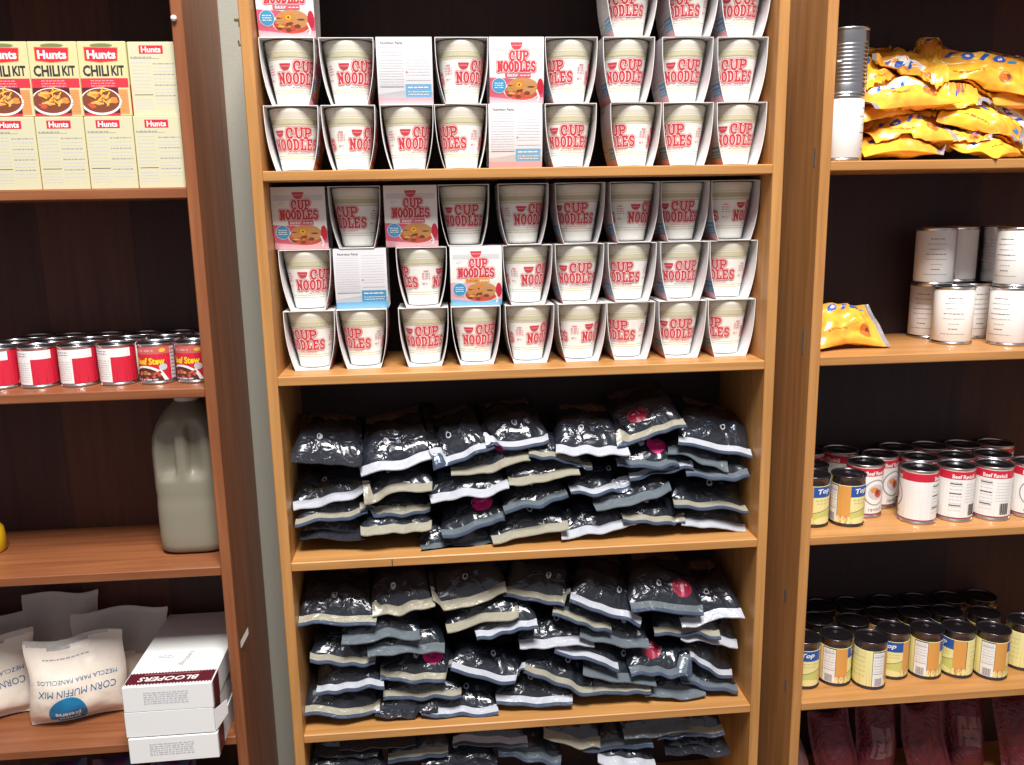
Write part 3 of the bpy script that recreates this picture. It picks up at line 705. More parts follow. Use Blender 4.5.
def rd(mm): return -math.degrees((0.060+mm/1000)/RR)          # turns the can so that this place on its label faces front
zC = -0.6579+0.0004
# --- small yellow cans
RY, HY = 0.0335, 0.102
CY = 2*PI*RY
def yellow():
    a = Art(); zt = 0.82
    a.rect(0, 0, CY, HY, 'label_cream', 0.5)
    # white facts panel | orange panel | picture front | orange panel | plain side
    a.rect(-0.001, 0, 0.027, HY, 'ink_dark', 1); a.rect(0.0, 0.004, 0.0262, HY*zt-0.003, 'paper_label', 2)
    for k in range(7): a.words(0.003, 0.024, HY*(0.74-0.06*k), 0.0014, 'ink_pale', 3, k)
    for f in (0.70, 0.50, 0.33): a.rect(0.002, HY*f, 0.0245, HY*(f+0.012), 'ink_grey', 3)
    for k in range(11): a.rect(0.005+k*0.0015, HY*0.08, 0.0057+k*0.0015+0.0004*(k % 3), HY*0.24, 'ink_grey', 3)
    for x0 in (0.027, 0.105):
        a.rect(x0, 0, x0+0.026, HY, 'label_orange', 1)
        for k in range(5): a.ell(x0+0.003+k*0.005, HY*(0.13+0.03*(k % 2)), 0.0045, 0.008, 'food_tan' if k % 2 else 'label_cream', 2+0.1*k, 10)
    x0, x1 = 0.053, 0.105; xm = (x0+x1)/2
    a.rect(x0, HY*0.60, x1, HY, 'label_blue', 2); a.text('Top', xm-0.004, HY*0.71, 0.030, 0.013, 'ink_white', 4, 0.03, 5, 0.3)
    a.words(x0+0.005, x1-0.005, HY*0.53, 0.0020, 'label_green', 3, 5); a.words(x0+0.007, x1-0.007, HY*0.47, 0.0016, 'label_green', 3, 6)
    a.poly([(x0, HY*0.28), (xm, HY*0.34), (x1, HY*0.40), (x1, 0), (x0, 0)], 'label_green', 2)
    a.stroke([(x0, HY*0.28), (xm, HY*0.34), (x1, HY*0.40)], 0.0014, 'ink_olive', 3)
    a.ell(xm, HY*0.12, 0.024, HY*0.08, 'label_cream', 3)
    a.rect(0.131, 0, 0.1322, HY, 'ink_dark', 2)
    for k in range(5): a.words(0.140, 0.195, HY*(0.66-0.10*k), 0.0014, 'label_green', 2, 90+k)
    return a
yel = can_meshes(RY, HY, 'label_cream', yellow(), True, 0.006, HY*0.82)
zD = -1.0067+0.0004
def yd(mm): return -math.degrees(mm/1000/RY)
GC = 'cans on the third shelf of the amber bookcase'
can(yel, 'small yellow can with blue patch, tight against the upright, red can shelf', (1.0290, 0.0680, zC), yd(64), GC)
can(yel, 'small yellow can with blue patch, second from the amber upright, red can shelf', (1.0985, 0.0600, zC), yd(62), GC)
can(rav, 'white and red can directly behind the second small yellow can', (1.1580, 0.1080, zC), rd(106), GC)
can(rav, 'white and red can standing back in the gap between yellow and plain white cans', (1.2120, 0.1530, zC), rd(98), GC)
can(rav, 'red-topped can with blank white side, leftmost of the large front cans', (1.2420, 0.0550, zC), rd(-36), GC)
can(rav, 'red-topped can with white facts panel, second of the large front cans', (1.3210, 0.0590, zC), rd(4), GC)
can(rav, 'red-topped can with barcode facing front, third of the large front cans', (1.3970, 0.0550, zC), rd(18), GC)
can(rav, 'red-topped can cut by the right picture edge in the large front row', (1.4770, 0.0570, zC), rd(128), GC)
can(yel, 'small can deep in shadow in the corner behind the yellow cans', (1.0560, 0.1360, zC), yd(150), GC)
for i, x in enumerate((1.2810, 1.3590, 1.4370)):
    can(rav, 'shadowed red-topped can, %s of those right behind the large front cans' % ['left', 'centre', 'right'][i], (x, 0.1220, zC), rd(60+30*i), GC)
for i, x in enumerate((1.0720, 1.1460, 1.2680, 1.3450, 1.4200, 1.4950)):
    can(rav, 'shadowed can, %s in the rearmost row of the red can shelf' % ORD[i], (x, 0.1960, zC), rd(40*i), GC)
GD = 'yellow cans on the fourth shelf of the amber bookcase'
rows = [((1.0290, 0.0674), 80, 'blue patch facing front, in the corner beside the amber upright'), ((1.1000, 0.0690), 40, 'orange panel facing front, second from the amber upright'),
        ((1.1600, 0.0500), 9, 'white barcode panel facing front, third from the amber upright'), ((1.2270, 0.0800), 99, 'set back with blue patch at left, fourth from the amber upright'),
        ((1.2960, 0.0720), 40, 'orange panel facing front, fifth from the amber upright'), ((1.3640, 0.0680), 131, 'orange left and plain pale right side, sixth from the amber upright'),
        ((1.4280, 0.0520), 40, 'orange panel facing front, last full can of the front row'), ((1.5150, 0.0790), 10, 'white panel facing front, at the right picture edge')]
for p, mm, d in rows: can(yel, 'small yellow can, %s' % d, (*p, zD), yd(mm), GD)
for i, (x, y) in enumerate(((1.0900, 0.1390), (1.1610, 0.1240), (1.2330, 0.1500), (1.3060, 0.1410), (1.3790, 0.1370), (1.4540, 0.1210))):
    can(yel, 'dark-lidded yellow can, %s from left in the shadowed second row' % ORD[i], (x, y, zD), yd(30+25*i), GD)
for i, x in enumerate((1.1240, 1.1960, 1.2760, 1.3490, 1.4240, 1.4960)):
    can(yel, 'dark-lidded yellow can, %s from left in the rearmost row' % ORD[i], (x, 0.1985, zD), yd(17*i), GD)
# --- short stew cans (left bookcase)
RS, HS = 0.0325, 0.0735
def stew():
    a = Art(); c = 2*PI*RS
    a.rect(0, 0, c, HS, 'label_red', 0.5)
    # front from 0 to 0.085, back after it
    a.rect(0, HS*0.74, 0.085, HS, 'label_salmon', 1); a.words(0.012, 0.05, HS*0.80, 0.0036, 'ink_pink', 2, 3); a.ell(0.066, HS*0.83, 0.006, 0.0036, 'food_yellow', 2)
    a.text('Beef Stew', 0.041, HS*0.57, 0.056, 0.0125, 'ink_yellow', 4, 0.035)
    a.ell(0.032, 0, 0.040, HS*0.46, 'ink_white', 2, 26); a.ell(0.031, 0, 0.036, HS*0.41, 'meat_brown', 3, 26)
    rr = random.Random(2)
    for k in range(22): a.ell(0.031+rr.uniform(-0.03, 0.03), rr.uniform(HS*0.13, HS*0.30), 0.0035, 0.0026, rr.choice(['food_brown', 'food_red', 'food_tan']), 4+0.04*k, 8)
    a.words(0.012, 0.056, HS*0.10, 0.0028, 'ink_pale', 6, 8); a.stroke([(0.060, HS*0.36), (0.073, HS*0.08)], 0.0028, 'ink_white', 5); a.ell(0.0655, HS*0.42, 0.0075, 0.006, 'ink_pale', 5)
    a.rect(0.081, 0, 0.094, HS, 'ink_pale', 1.5)
    for k in range(9): a.rect(0.082, HS*(0.1+0.09*k), 0.092, HS*(0.115+0.09*k), 'ink_dark', 3)
    x0 = 0.108
    a.rect(x0, HS*0.70, x0+0.072, HS, 'ink_white', 2); a.rect(x0, 0, x0+0.036, HS*0.70, 'ink_white', 2); a.rect(x0+0.036, 0, x0+0.08, HS*0.09, 'label_salmon', 2)
    for k in range(2): a.words(x0+0.006, x0+0.030, HS*(0.83-0.06*k), 0.0015, 'ink_grey', 3, k)
    for k in range(9): a.words(x0+0.006, x0+0.033, HS*(0.60-0.055*k), 0.0014, 'ink_pale', 3, 20+k)
    return a
stw = can_meshes(RS, HS, 'label_red', stew(), False)
zS = -0.3316+0.0004
def sd(mm): return -math.degrees(mm/1000/RS)
GS = 'short stew cans on the second shelf of the reddish bookcase'
for i, ((x, y), mm) in enumerate(zip(CAN_R, (152, 144, 142, 145, 46, 51))):
    lab = ['red and white back, cut by the left picture edge, front row', 'red and white back label, third from the stew-picture cans leftwards, front row', 'red and white back label, second from the stew-picture cans leftwards, front row',
           'red and white back label, directly left of the stew-picture cans, front row', 'stew picture and yellow lettering, left of the two picture cans', 'stew picture partly hidden by the reddish upright, front row'][i]
    can(stw, 'short can, '+lab, (min(x, -0.1425), 0.090, zS), sd(mm), GS)
for rw, (yy, off) in enumerate(((0.157, 0.004), (0.2245, 0.010))):
    for i in range(6):
        x = CAN_R[i][0]+off-0.006
        can(stw, 'shadowed short can %s from the reddish upright in the %s row' % (ORD[5-i], ['second', 'rearmost'][rw]), (min(x, -0.1425), yy, zS), sd(30*i+50*rw), GS)

for zz in (-0.6579, -1.0067, -0.3095, -0.3095+HW, 0.0373): stand_apart(0.9942, 1.87, -0.008, 0.2336, zz-0.01, zz+0.01)
stand_apart(-0.985, -0.1094, 0.016, 0.2584, -0.34, -0.32)

# ------------------------------------------------------------------ chili kit boxes
BW, BH, BD = 0.0765, 0.1165, 0.044
def facts(art, w, h):
    art.rect(-w/2, 0, w/2, h, 'chili_back', 0.5)
    art.rect(-0.020, h*0.84, 0.018, h*0.95, 'logo_red', 2); art.text("Hunt's".replace("'", ''), -0.001, h*0.895, 0.031, 0.0092, 'ink_white', 4, 0.03)
    art.rect(-w*0.46, h*0.775, w*0.15, h*0.78, 'ink_grey', 2)
    art.words(-w*0.46, -w*0.02, h*0.785, 0.0018, 'ink_grey', 2, 1)
    for k in range(9): art.words(-w*0.45, -w*0.06, h*(0.72-0.048*k), 0.0015, 'ink_pale', 2, k)
    art.rect(-w*0.45, h*0.285, -w*0.05, h*0.292, 'ink_dark', 3)
    for k in range(12): art.words(0.0, w*0.46, h*(0.70-0.048*k), 0.0016, 'ink_pale' if k % 3 else 'ink_grey', 2, 40+k)
    for k in range(4): art.words(-w*0.45, -w*0.06, h*(0.22-0.04*k), 0.0014, 'ink_pale', 2, 70+k)
def picture(art, w, h):
    art.rect(-w/2, 0, w/2, h, 'chili_cream', 0.5)
    art.ell(0, h*0.945, 0.018, h*0.028, 'ink_olive', 1)
    art.poly([(-0.028, h*0.74), (-0.004, h*0.715), (0.024, h*0.735), (0.026, h*0.92), (-0.028, h*0.93)], 'food_orange', 1.5)
    art.poly([(-0.027, h*0.75), (-0.004, h*0.725), (0.023, h*0.745), (0.025, h*0.91), (-0.027, h*0.92)], 'logo_red', 2)
    art.text('Hunts', -0.001, h*0.825, 0.045, 0.0135, 'ink_white', 4, 0.035)
    def tall(word, cx, ww, y0, hh, m_): art.text(word, cx, y0+hh/2, ww, hh, m_, 3, 0.035)
    tall('CHILI', -0.0120, 0.041, h*0.535, h*0.15, 'ink_dark'); tall('KIT', 0.0225, 0.0205, h*0.545, h*0.135, 'ink_dark')
    art.rect(-w/2, h*0.385, w/2, h*0.51, 'band_red', 2)
    for k in range(3): art.words(-0.022, 0.016, h*(0.47-0.035*k), 0.0016, 'ink_pink', 3, k)
    art.rect(-w/2, 0, w*0.27, h*0.385, 'box_maroon', 1.5); art.rect(-w/2, 0, w*0.27, h*0.04, 'band_red', 2)
    art.ell(-0.009, h*0.20, 0.033, h*0.185, 'ink_white', 3, 28); art.ell(-0.009, h*0.21, 0.030, h*0.165, 'food_brown', 4, 28)
    rr = random.Random(5)
    for k in range(26):
        a, d = rr.uniform(0, 6.3), rr.uniform(0, 1)**0.5
        art.ell(-0.009+0.024*d*math.cos(a), h*0.22+h*0.115*d*math.sin(a), 0.0055, 0.0032, rr.choice(['food_red', 'food_brown', 'food_orange', 'food_tan']), 5+0.03*k, 8)
    for k in range(14):
        x = -0.009+rr.uniform(-0.014, 0.014); y = h*0.27+rr.uniform(-0.012, 0.012); an = rr.uniform(0, PI)
        art.stroke([(x-0.006*math.cos(an), y-0.006*math.sin(an)), (x+0.006*math.cos(an), y+0.006*math.sin(an))], 0.002, 'food_yellow', 6.2+0.04*k)
    art.rect(w*0.27, 0.003, w*0.47, h*0.36, 'food_tan', 2)
    for k in range(8): art.words(w*0.28, w*0.46, h*(0.31-0.035*k), 0.0014, 'food_orange', 3, 60+k)
def carton(front):
    m = MB(); m.box(-BW/2, -BD/2, 0, BW/2, BD/2, BH, 'chili_cream', 0.0008)
    a = Art(); (picture if front else facts)(a, BW-0.002, BH)
    a.emit(m, lambda x, y, l: (x, -BD/2-0.0002-0.00008*l, y), None, None, (-BW/2+0.0008, BW/2-0.0008), (0.0008, BH-0.0008))
    b = Art(); (facts if front else picture)(b, BW-0.002, BH)
    b.emit(m, lambda x, y, l: (-x, BD/2+0.0002+0.00008*l, y), None, None, (-BW/2+0.0008, BW/2-0.0008), (0.0008, BH-0.0008))
    for sx in (-1, 1):
        x = sx*(BW/2+0.0003); y0, y1 = -BD/2+0.002, BD/2-0.002
        m.face([(x, y0, 0.002), (x, y1, 0.002), (x, y1, BH*0.5), (x, y0, BH*0.42)], 'band_red')
    # tuck flap line on the top
    for y in (-BD/2+0.003, BD/2-0.003): m.face([(-BW/2+0.003, y, BH+0.0002), (BW/2-0.003, y, BH+0.0002), (BW/2-0.003, y+0.0006, BH+0.0002), (-BW/2+0.003, y+0.0006, BH+0.0002)], 'ink_olive')
    return m.mesh('box')
pic_me, fact_me = carton(True), carton(False)
zA = 0.0097+0.0004
GB = 'kit boxes on the top shelf of the reddish bookcase'
for i, (x, me, yaw, d) in enumerate(((-0.3820, pic_me, 0, 'picture-front kit box cut by the left picture edge, upper layer'), (-0.3048, pic_me, 0, 'picture-front kit box in the middle of the upper layer'),
        (-0.2276, pic_me, 0.4, 'picture-front kit box beside the plain facts box, upper layer'), (-0.1530, fact_me, 0, 'cream kit box showing its facts panel in the upper layer by the upright'))):
    if i == 3: pass
    o = tag(link('kit_box', me, None, (x if i < 3 else -0.1500, 0.052 if i != 3 else 0.056, zA+BH+0.0006), (0, 0, R(-yaw))), d, 'box', GB)
for i, x in enumerate((-0.3840, -0.3062, -0.2284, -0.1506)):
    tag(link('kit_box', fact_me, None, (x, 0.050, zA), (0, 0, 0)), 'cream kit box showing facts panel in lower layer, %s' % ['cut by the left picture edge', 'third from the upright', 'second from the upright', 'beside the upright'][i], 'box', GB)
# ------------------------------------------------------------------ soft pillow bags: local X = length, Z = height, Y = thickness (front is -Y)
class Pillow:
    def __init__(s, L, H, t, seed, cr=0.012, ends='x', lump=0.25, flat=0.0, base=False):
        s.L, s.H, s.t, s.seed, s.cr, s.ends, s.lump, s.base = L, H, t, seed, cr, ends, lump, base
        r = random.Random(seed); s.ph = [r.uniform(0, 6.3) for _ in range(6)]; s.bend = r.uniform(-0.012, 0.012)
    def at(s, u, v, side):
        # u, v in 0..1
        L, H = s.L, s.H
        if s.ends == 'x':
            c = s.cr/L; q = (u-c)/(1-2*c); w = v
        else:
            c = s.cr/H; q = (v-c)/(1-2*c); w = u
        q = max(0.0, min(1.0, q))
        if s.base:   # standing bag: fat at the foot, empty at the top
            f = max(0.0, math.sin(PI*q**0.62))**0.55*(0.35+0.65*(1-q)**0.5) if 0 < q < 1 else 0.0
        else: f = math.sin(PI*q)**0.55 if 0 < q < 1 else 0.0
        e = max(0.0, 1-abs(2*w-1)**2.6)**0.6
        nz = noise.noise(Vector((u*3+s.seed*1.7, v*3, side*4.0)))*s.lump+noise.noise(Vector((u*9+s.seed, v*7, side*2.0)))*s.lump*0.5
        h = s.t/2*e*f*(1+nz)
        x = (u-0.5)*L; z = v*H
        pinch = 1-0.10*math.sin(PI*q)*(1 if s.ends == 'x' else 0.4)
        if s.ends == 'x': z = H/2+(z-H/2)*pinch
        else: x *= pinch
        y = s.bend*math.sin(PI*(u if s.ends == 'x' else v))+0.004*math.sin(w*9+s.ph[0])*(1-math.sin(PI*q))
        x += 0.003*math.sin(v*8+s.ph[1]); z += 0.004*math.sin(u*7+s.ph[2])*(1 if not s.base else v)
        return (x, y-side*(h+0.0006), z)
    def body(s, m, matf, nu=34, nv=30):
        us = [k/nu for k in range(nu+1)]; vs_ = [k/nv for k in range(nv+1)]
        mf = (lambda i, j: matf((j+0.5)/nu, (i+0.5)/nv)) if callable(matf) else matf
        m.grid([[s.at(u, v, 1) for u in us] for v in vs_], mf)
        m.grid([[s.at(u, v, -1) for u in us] for v in vs_], mf, flip=True)
        for v, fl in ((0, True), (1, False)): m.grid([[s.at(u, v, 1) for u in us], [s.at(u, v, -1) for u in us]], (lambda i, j: matf((j+0.5)/nu, v)) if callable(matf) else matf, flip=fl)
        for u, fl in ((0, False), (1, True)): m.grid([[s.at(u, v, 1) for v in vs_], [s.at(u, v, -1) for v in vs_]], (lambda i, j: matf(u, (j+0.5)/nv)) if callable(matf) else matf, flip=fl)
    def fn(s, side=1):
        def f(x, y, l):
            p = s.at(max(0, min(1, x/s.L+0.5)), max(0, min(1, y/s.H)), side)
            return (p[0], p[1]-side*(0.0004+0.00014*l), p[2])
        return f

# ------------------------------------------------------------------ orange snack bags
def snack_mesh(seed, L, H, t):
    r = random.Random(seed); p = Pillow(L, H, t, seed, 0.013, 'x', 0.75)
    m = MB(); fz = r.random() < 0.5; base = 'snack_gold' if r.random() < 0.45 else 'snack_yellow'
    def mf(u, v):
        if u < 0.06 or u > (0.93 if seed % 2 else 0.87): return 'snack_foil' if (u > 0.8) == fz else base
        return base
    p.body(m, mf)
    for side in (1, -1):
        a = Art(); x = -L*0.30; h = H*0.17; y0 = H*(0.55+0.2*math.sin(seed*2.3))
        a.stroke([(x-0.004, y0+h*0.1), (x+L*0.30, y0+h*0.5), (x+L*0.56, y0+h*0.2)], h*1.25, 'ink_white', 1) if seed % 3 == 0 else None
        for k in range(4 if seed % 2 else 3):                                           # bold blue printed shapes
            cx = x+L*0.02+k*L*0.155; cy = y0+h*0.25*(1+math.sin(k*1.3+seed))*0.7
            if k % 2: a.ell(cx, cy, L*0.062, h*0.45, 'snack_blue', 2, 14); a.ell(cx, cy, L*0.026, h*0.18, 'ink_white', 3, 10)
            else: a.poly([(cx-L*0.05, cy-h*0.5), (cx-L*0.005, cy-h*0.5), (cx+L*0.055, cy+h*0.5), (cx+L*0.0, cy+h*0.5)], 'snack_blue', 2)
        a.poly([(L*0.26, y0), (L*0.34, y0+h*0.15), (L*0.36, y0+h*0.7), (L*0.29, y0+h*0.6)], 'snack_sky', 2)
        a.ell(L*0.22, H*0.22, L*0.07, H*0.11, 'snack_orange', 1, 14); a.ell(L*0.24, H*0.22, L*0.03, H*0.05, 'food_brown', 2, 10)
        a.words(-L*0.28, L*0.0, H*0.22, 0.003, 'snack_orange', 1, seed)
        a.emit(m, p.fn(side), 0.008, 0.008, (-L*0.42, L*0.42), (H*0.06, H*0.94))
    return m.mesh('snack_bag')
SNACK = [ # x, z of the middle, y, length, height, thickness, roll, lean back, yaw, label
 (1.150, 0.0580, 0.075, 0.165, 0.095, 0.036, 2, 76, 4, 'lowest snack bag at the left, lying flat on the shelf front'),
 (1.176, 0.0960, 0.080, 0.155, 0.100, 0.038, 3, 62, -4, 'snack bag just above the lowest left one, dark print along its top'),
 (1.106, 0.0980, 0.120, 0.110, 0.085, 0.030, 12, 60, 22, 'small snack bag end poking out beside the white paper-label can'),
 (1.283, 0.0780, 0.085, 0.120, 0.085, 0.034, -20, 66, -12, 'low middle snack bag under the long diagonal one'),
 (1.325, 0.0980, 0.075, 0.165, 0.082, 0.034, -37, 34, 6, 'long snack bag sloping down to the right at the front'),
 (1.322, 0.0540, 0.050, 0.120, 0.090, 0.030, 14, 76, 20, 'bottom snack bag with silver end at the middle of the shelf front'),
 (1.405, 0.0580, 0.085, 0.165, 0.095, 0.032, 2, 78, -6, 'bottom right snack bag lying flat on the shelf'),
 (1.135, 0.1290, 0.110, 0.150, 0.095, 0.034, 5, 68, 8, 'snack bag in the left middle, plain rounded side out'),
 (1.165, 0.1620, 0.088, 0.178, 0.100, 0.042, 8, 58, 2, 'large snack bag with blue print beside the bare ribbed silver can'),
 (1.282, 0.1420, 0.115, 0.150, 0.100, 0.040, -38, 40, -8, 'snack bag folded over at the centre of the pile'),
 (1.242, 0.1180, 0.140, 0.120, 0.090, 0.034, -8, 66, 14, 'snack bag buried in the pile centre, showing a sliver'),
 (1.408, 0.1180, 0.105, 0.165, 0.090, 0.036, -45, 35, 0, 'snack bag sloping steeply down at the right picture edge'),
 (1.370, 0.1640, 0.120, 0.175, 0.095, 0.034, -8, 66, -6, 'flat snack bag right under the big top right one'),
 (1.330, 0.2050, 0.115, 0.190, 0.095, 0.044, -16, 40, -5, 'big crumpled snack bag on top of the pile at the right'),
 (1.190, 0.2060, 0.130, 0.150, 0.100, 0.044, -14, 44, 8, 'crumpled snack bag on top of the pile at the centre left'),
 (1.122, 0.1980, 0.120, 0.105, 0.085, 0.034, 16, 46, 18, 'upper left snack bag with silver foil fold beside the ribbed can'),
 (1.125, 0.2320, 0.175, 0.120, 0.085, 0.034, -18, 36, 10, 'shadowed snack bag at the back top left of the pile'),
 (1.235, 0.2180, 0.180, 0.120, 0.085, 0.034, 24, 30, -10, 'shadowed snack bag standing at the back behind the top bags'),
 (1.430, 0.2020, 0.150, 0.130, 0.090, 0.034, -30, 40, -8, 'snack bag at the back right, cut by the picture edge'),
]
sbed = Bed(0.9942, 1.80, -0.01, 0.2332, 0.0373, 0.36, soft=0.085)
for i, (x, z, y, L, H, t, roll, lean, yaw, lab) in sorted(enumerate(SNACK), key=lambda q: q[1][1]):
    o = link('snack_bag', snack_mesh(40+i, L, H, t))
    M = Matrix.Translation((x, y, z)) @ Matrix.Rotation(R(yaw), 4, 'Z') @ Matrix.Rotation(R(-lean), 4, 'X') @ Matrix.Rotation(R(-roll), 4, 'Y') @ Matrix.Translation((0, 0, -H/2))
    o.matrix_world = M; sbed.settle([o], M)
    tag(o, 'orange '+lab, 'snack bag', 'orange snack bags piled on the top right shelf')
o = link('snack_bag', snack_mesh(91, 0.165, 0.105, 0.050))
M = Matrix.Translation((1.076, 0.085, -0.2640)) @ Matrix.Rotation(R(10), 4, 'Z') @ Matrix.Rotation(R(-48), 4, 'X') @ Matrix.Rotation(R(2), 4, 'Y') @ Matrix.Translation((0, 0, -0.0525))
o.matrix_world = M; Bed(0.9942, 1.80, -0.01, 0.2332, -0.3095, 0.0).settle([o], M)
tag(o, 'single crumpled yellow and blue snack bag lying alone left of the white cans', 'snack bag')

# ------------------------------------------------------------------ corn muffin mix bags
def muffin(label, x, y, yaw, lean, seed, L=0.178, H=0.185, t=0.062, text=True, fill=0.62):
    p = Pillow(L, H, t, seed, 0.010, 'z', 0.16, base=True)
    t_ = thing('muffin_mix_bag', label, 'bag', (x, y, -1.0106+0.0035), (R(-lean), 0, R(yaw)), 'muffin mix bags on the lowest left shelf')
    m = MB()
    lim = lambda u: fill+0.04*math.sin(u*5+seed)
    p.body(m, lambda u, v: 'muffin_cream' if v < lim(u) else 'muffin_clear')
    if text:
        a = Art()
        a.text('CORN MUFFIN MIX', 0.0, H*0.425, L*0.80, 0.0135, 'ink_navy', 2, 0.0, 180)
        a.text('MEZCLA PARA PANECILLOS', 0.0, H*0.56, L*0.82, 0.0080, 'ink_navy', 2, 0.0, 180)
        a.words(-L*0.32, L*0.15, H*0.80, 0.0022, 'ink_grey', 2, seed)
        cx = -L*0.09
        a.ell(cx, H*0.17, 0.0345, 0.0335, 'disc_blue', 2, 30)
        a.text('preserve', cx, H*0.165, 0.046, 0.0098, 'ink_white', 4, 0.02, 180); a.text('proper', cx, H*0.10, 0.038, 0.0078, 'ink_white', 4, 0.02, 180)
        a.emit(m, p.fn(1), 0.007, 0.007, (-L/2+0.002, L/2-0.002), (0.002, H-0.002))
    bag = link('bag', m.mesh('bag'), t_)
    m = MB(); us = [k/20 for k in range(21)]                              # crimped top seam
    for sd in (1, -1): m.grid([[(q[0], q[1]-sd*0.0008, q[2]+dz) for q in (p.at(u, 1, 0) for u in us)] for dz in (-0.009, 0.001)], 'muffin_clear', flip=sd < 0)
    seam = link('top_seam', m.mesh('top_seam'), t_)
    Bed(-0.98, -0.112, -0.05, 0.2582, -1.0102, -0.69).settle([bag, seam], Matrix.LocRotScale(t_.location, t_.rotation_euler, None))
muffin('muffin mix bag with full blue disc standing in front beside the white boxes', -0.4270, 0.112, 13.5, 6, 3, 0.178, 0.166, 0.066, True, 0.95)
muffin('muffin mix bag in front at the left picture edge, half its blue disc showing', -0.6080, 0.125, 20, 6, 8, 0.178, 0.166, 0.066, True, 0.95)
muffin('cloudy muffin mix bag standing behind the full-disc bag, its wide top edge showing', -0.3700, 0.195, 4, 5, 12, 0.19, 0.180, 0.05, False, 0.5)
muffin('cloudy muffin mix bag with pointed upper corner, rearmost at the left', -0.4960, 0.232, 2, 0, 17, 0.15, 0.212, 0.035, False, 0.5)
muffin('cloudy muffin mix bag between the pointed one and the left front bag', -0.6520, 0.205, 12, 1, 23, 0.18, 0.178, 0.040, False, 0.5)

# ------------------------------------------------------------------ three white cookie boxes
XW, XD, XH = 0.157, 0.285, 0.0495
def zig(art, x0, x1, y, up, m_, l, s=0.0056):
    n = int((x1-x0)/s)
    for k in range(n): a = x0+(x1-x0)*k/n; b = x0+(x1-x0)*(k+1)/n; art.poly([(a, y), (b, y), ((a+b)/2, y+up)], m_, l)
def cookie_box(label, z, yaw, dx, dy, lidtext, flap):
    o = thing('cookie_box', label, 'box', (-0.2045+dx, -0.050+dy, z), (0, 0, R(yaw)), 'white cookie boxes stacked on the lowest left shelf')
    m = MB(); m.box(-XW/2, 0, 0, XW/2, XD, XH, 'box_white', 0.001)
    a = Art()                                                              # lid
    a.rect(-XW/2+0.002, 0.004, XW/2-0.002, 0.048, 'box_maroon', 1)
    zig(a, -XW/2+0.002, XW/2-0.002, 0.004, 0.0048, 'box_white', 2); zig(a, -XW/2+0.002, XW/2-0.002, 0.048, -0.0048, 'box_white', 2)
    a.text('BLOOPERS', -0.004, 0.0235, 0.104, 0.0145, 'ink_white', 3, 0.02, 180, 0.22); a.rect(-0.05, 0.0385, 0.05, 0.0393, 'ink_pink', 3)
    a.text('Bloopers', 0.010, 0.095, 0.050, 0.014, 'ink_grey', 2, 0.0, 80, 0.2); a.words(-0.045, -0.015, 0.10, 0.002, 'ink_grey', 2, 4); a.words(-0.045, -0.02, 0.106, 0.002, 'ink_grey', 2, 5)
    a.emit(m, lambda x, y, l: (x, y, XH+0.0002+0.0001*l))
    for sx in (1, -1):                                                     # sides
        b = Art(); b.rect(0.006, 0.001, 0.048, XH-0.001, 'box_maroon', 1)
        n = 12
        for k in range(n):
            z0, z1 = 0.001+(XH-0.002)*k/n, 0.001+(XH-0.002)*(k+1)/n
            b.poly([(0.006, z0), (0.0094, (z0+z1)/2), (0.006, z1)], 'box_white', 2); b.poly([(0.048, z0), (0.048, z1), (0.0446, (z0+z1)/2)], 'box_white', 2)
        b.emit(m, lambda x, y, l: (sx*(XW/2+0.0002+0.0001*l), x, y))
    if lidtext:
        c = Art()
        for k in range(6): c.words(-0.042, 0.036, XH*(0.72-0.085*k), 0.0020, 'ink_pale', 2, 4+k)
        c.emit(m, lambda x, y, l: (x, -0.0002-0.0001*l, y))
    m.build('carton', o)
    m = MB(); m.box(-XW/2+0.001, -0.0012, 0.0015, XW/2-0.001, -0.0003, XH+0.0008, 'box_white', 0.0003) if not lidtext else None
    if not lidtext: m.build('front_flap', o)
    if flap:
        m = MB(); x = XW/2
        P0 = [(x+0.0006, 0.002, 0.002), (x+0.016, 0.030, 0.018), (x+0.016, 0.030, 0.046), (x+0.0006, 0.002, 0.044)]
        m.face(P0, 'box_white'); m.face([(q[0]+0.0008, q[1]+0.0006, q[2]) for q in P0][::-1], 'box_white')
        for k in range(4): a_, b_ = P0[k], P0[(k+1) % 4]; m.face([a_, b_, (b_[0]+0.0008, b_[1]+0.0006, b_[2]), (a_[0]+0.0008, a_[1]+0.0006, a_[2])], 'box_white')
        m.build('side_flap', o)
zX = -1.0106+0.0006
cookie_box('white cookie box at the bottom of the stack of three', zX, 0.8, 0.001, 0.0, True, False)
cookie_box('white cookie box with loose side flap in the middle of the stack of three', zX+XH+0.0010, 0.2, -0.002, 0.003, False, True)
cookie_box('white cookie box on top of the stack, maroon band and lettering on its lid', zX+2*(XH+0.0010), -0.2, -0.001, 0.002, True, False)

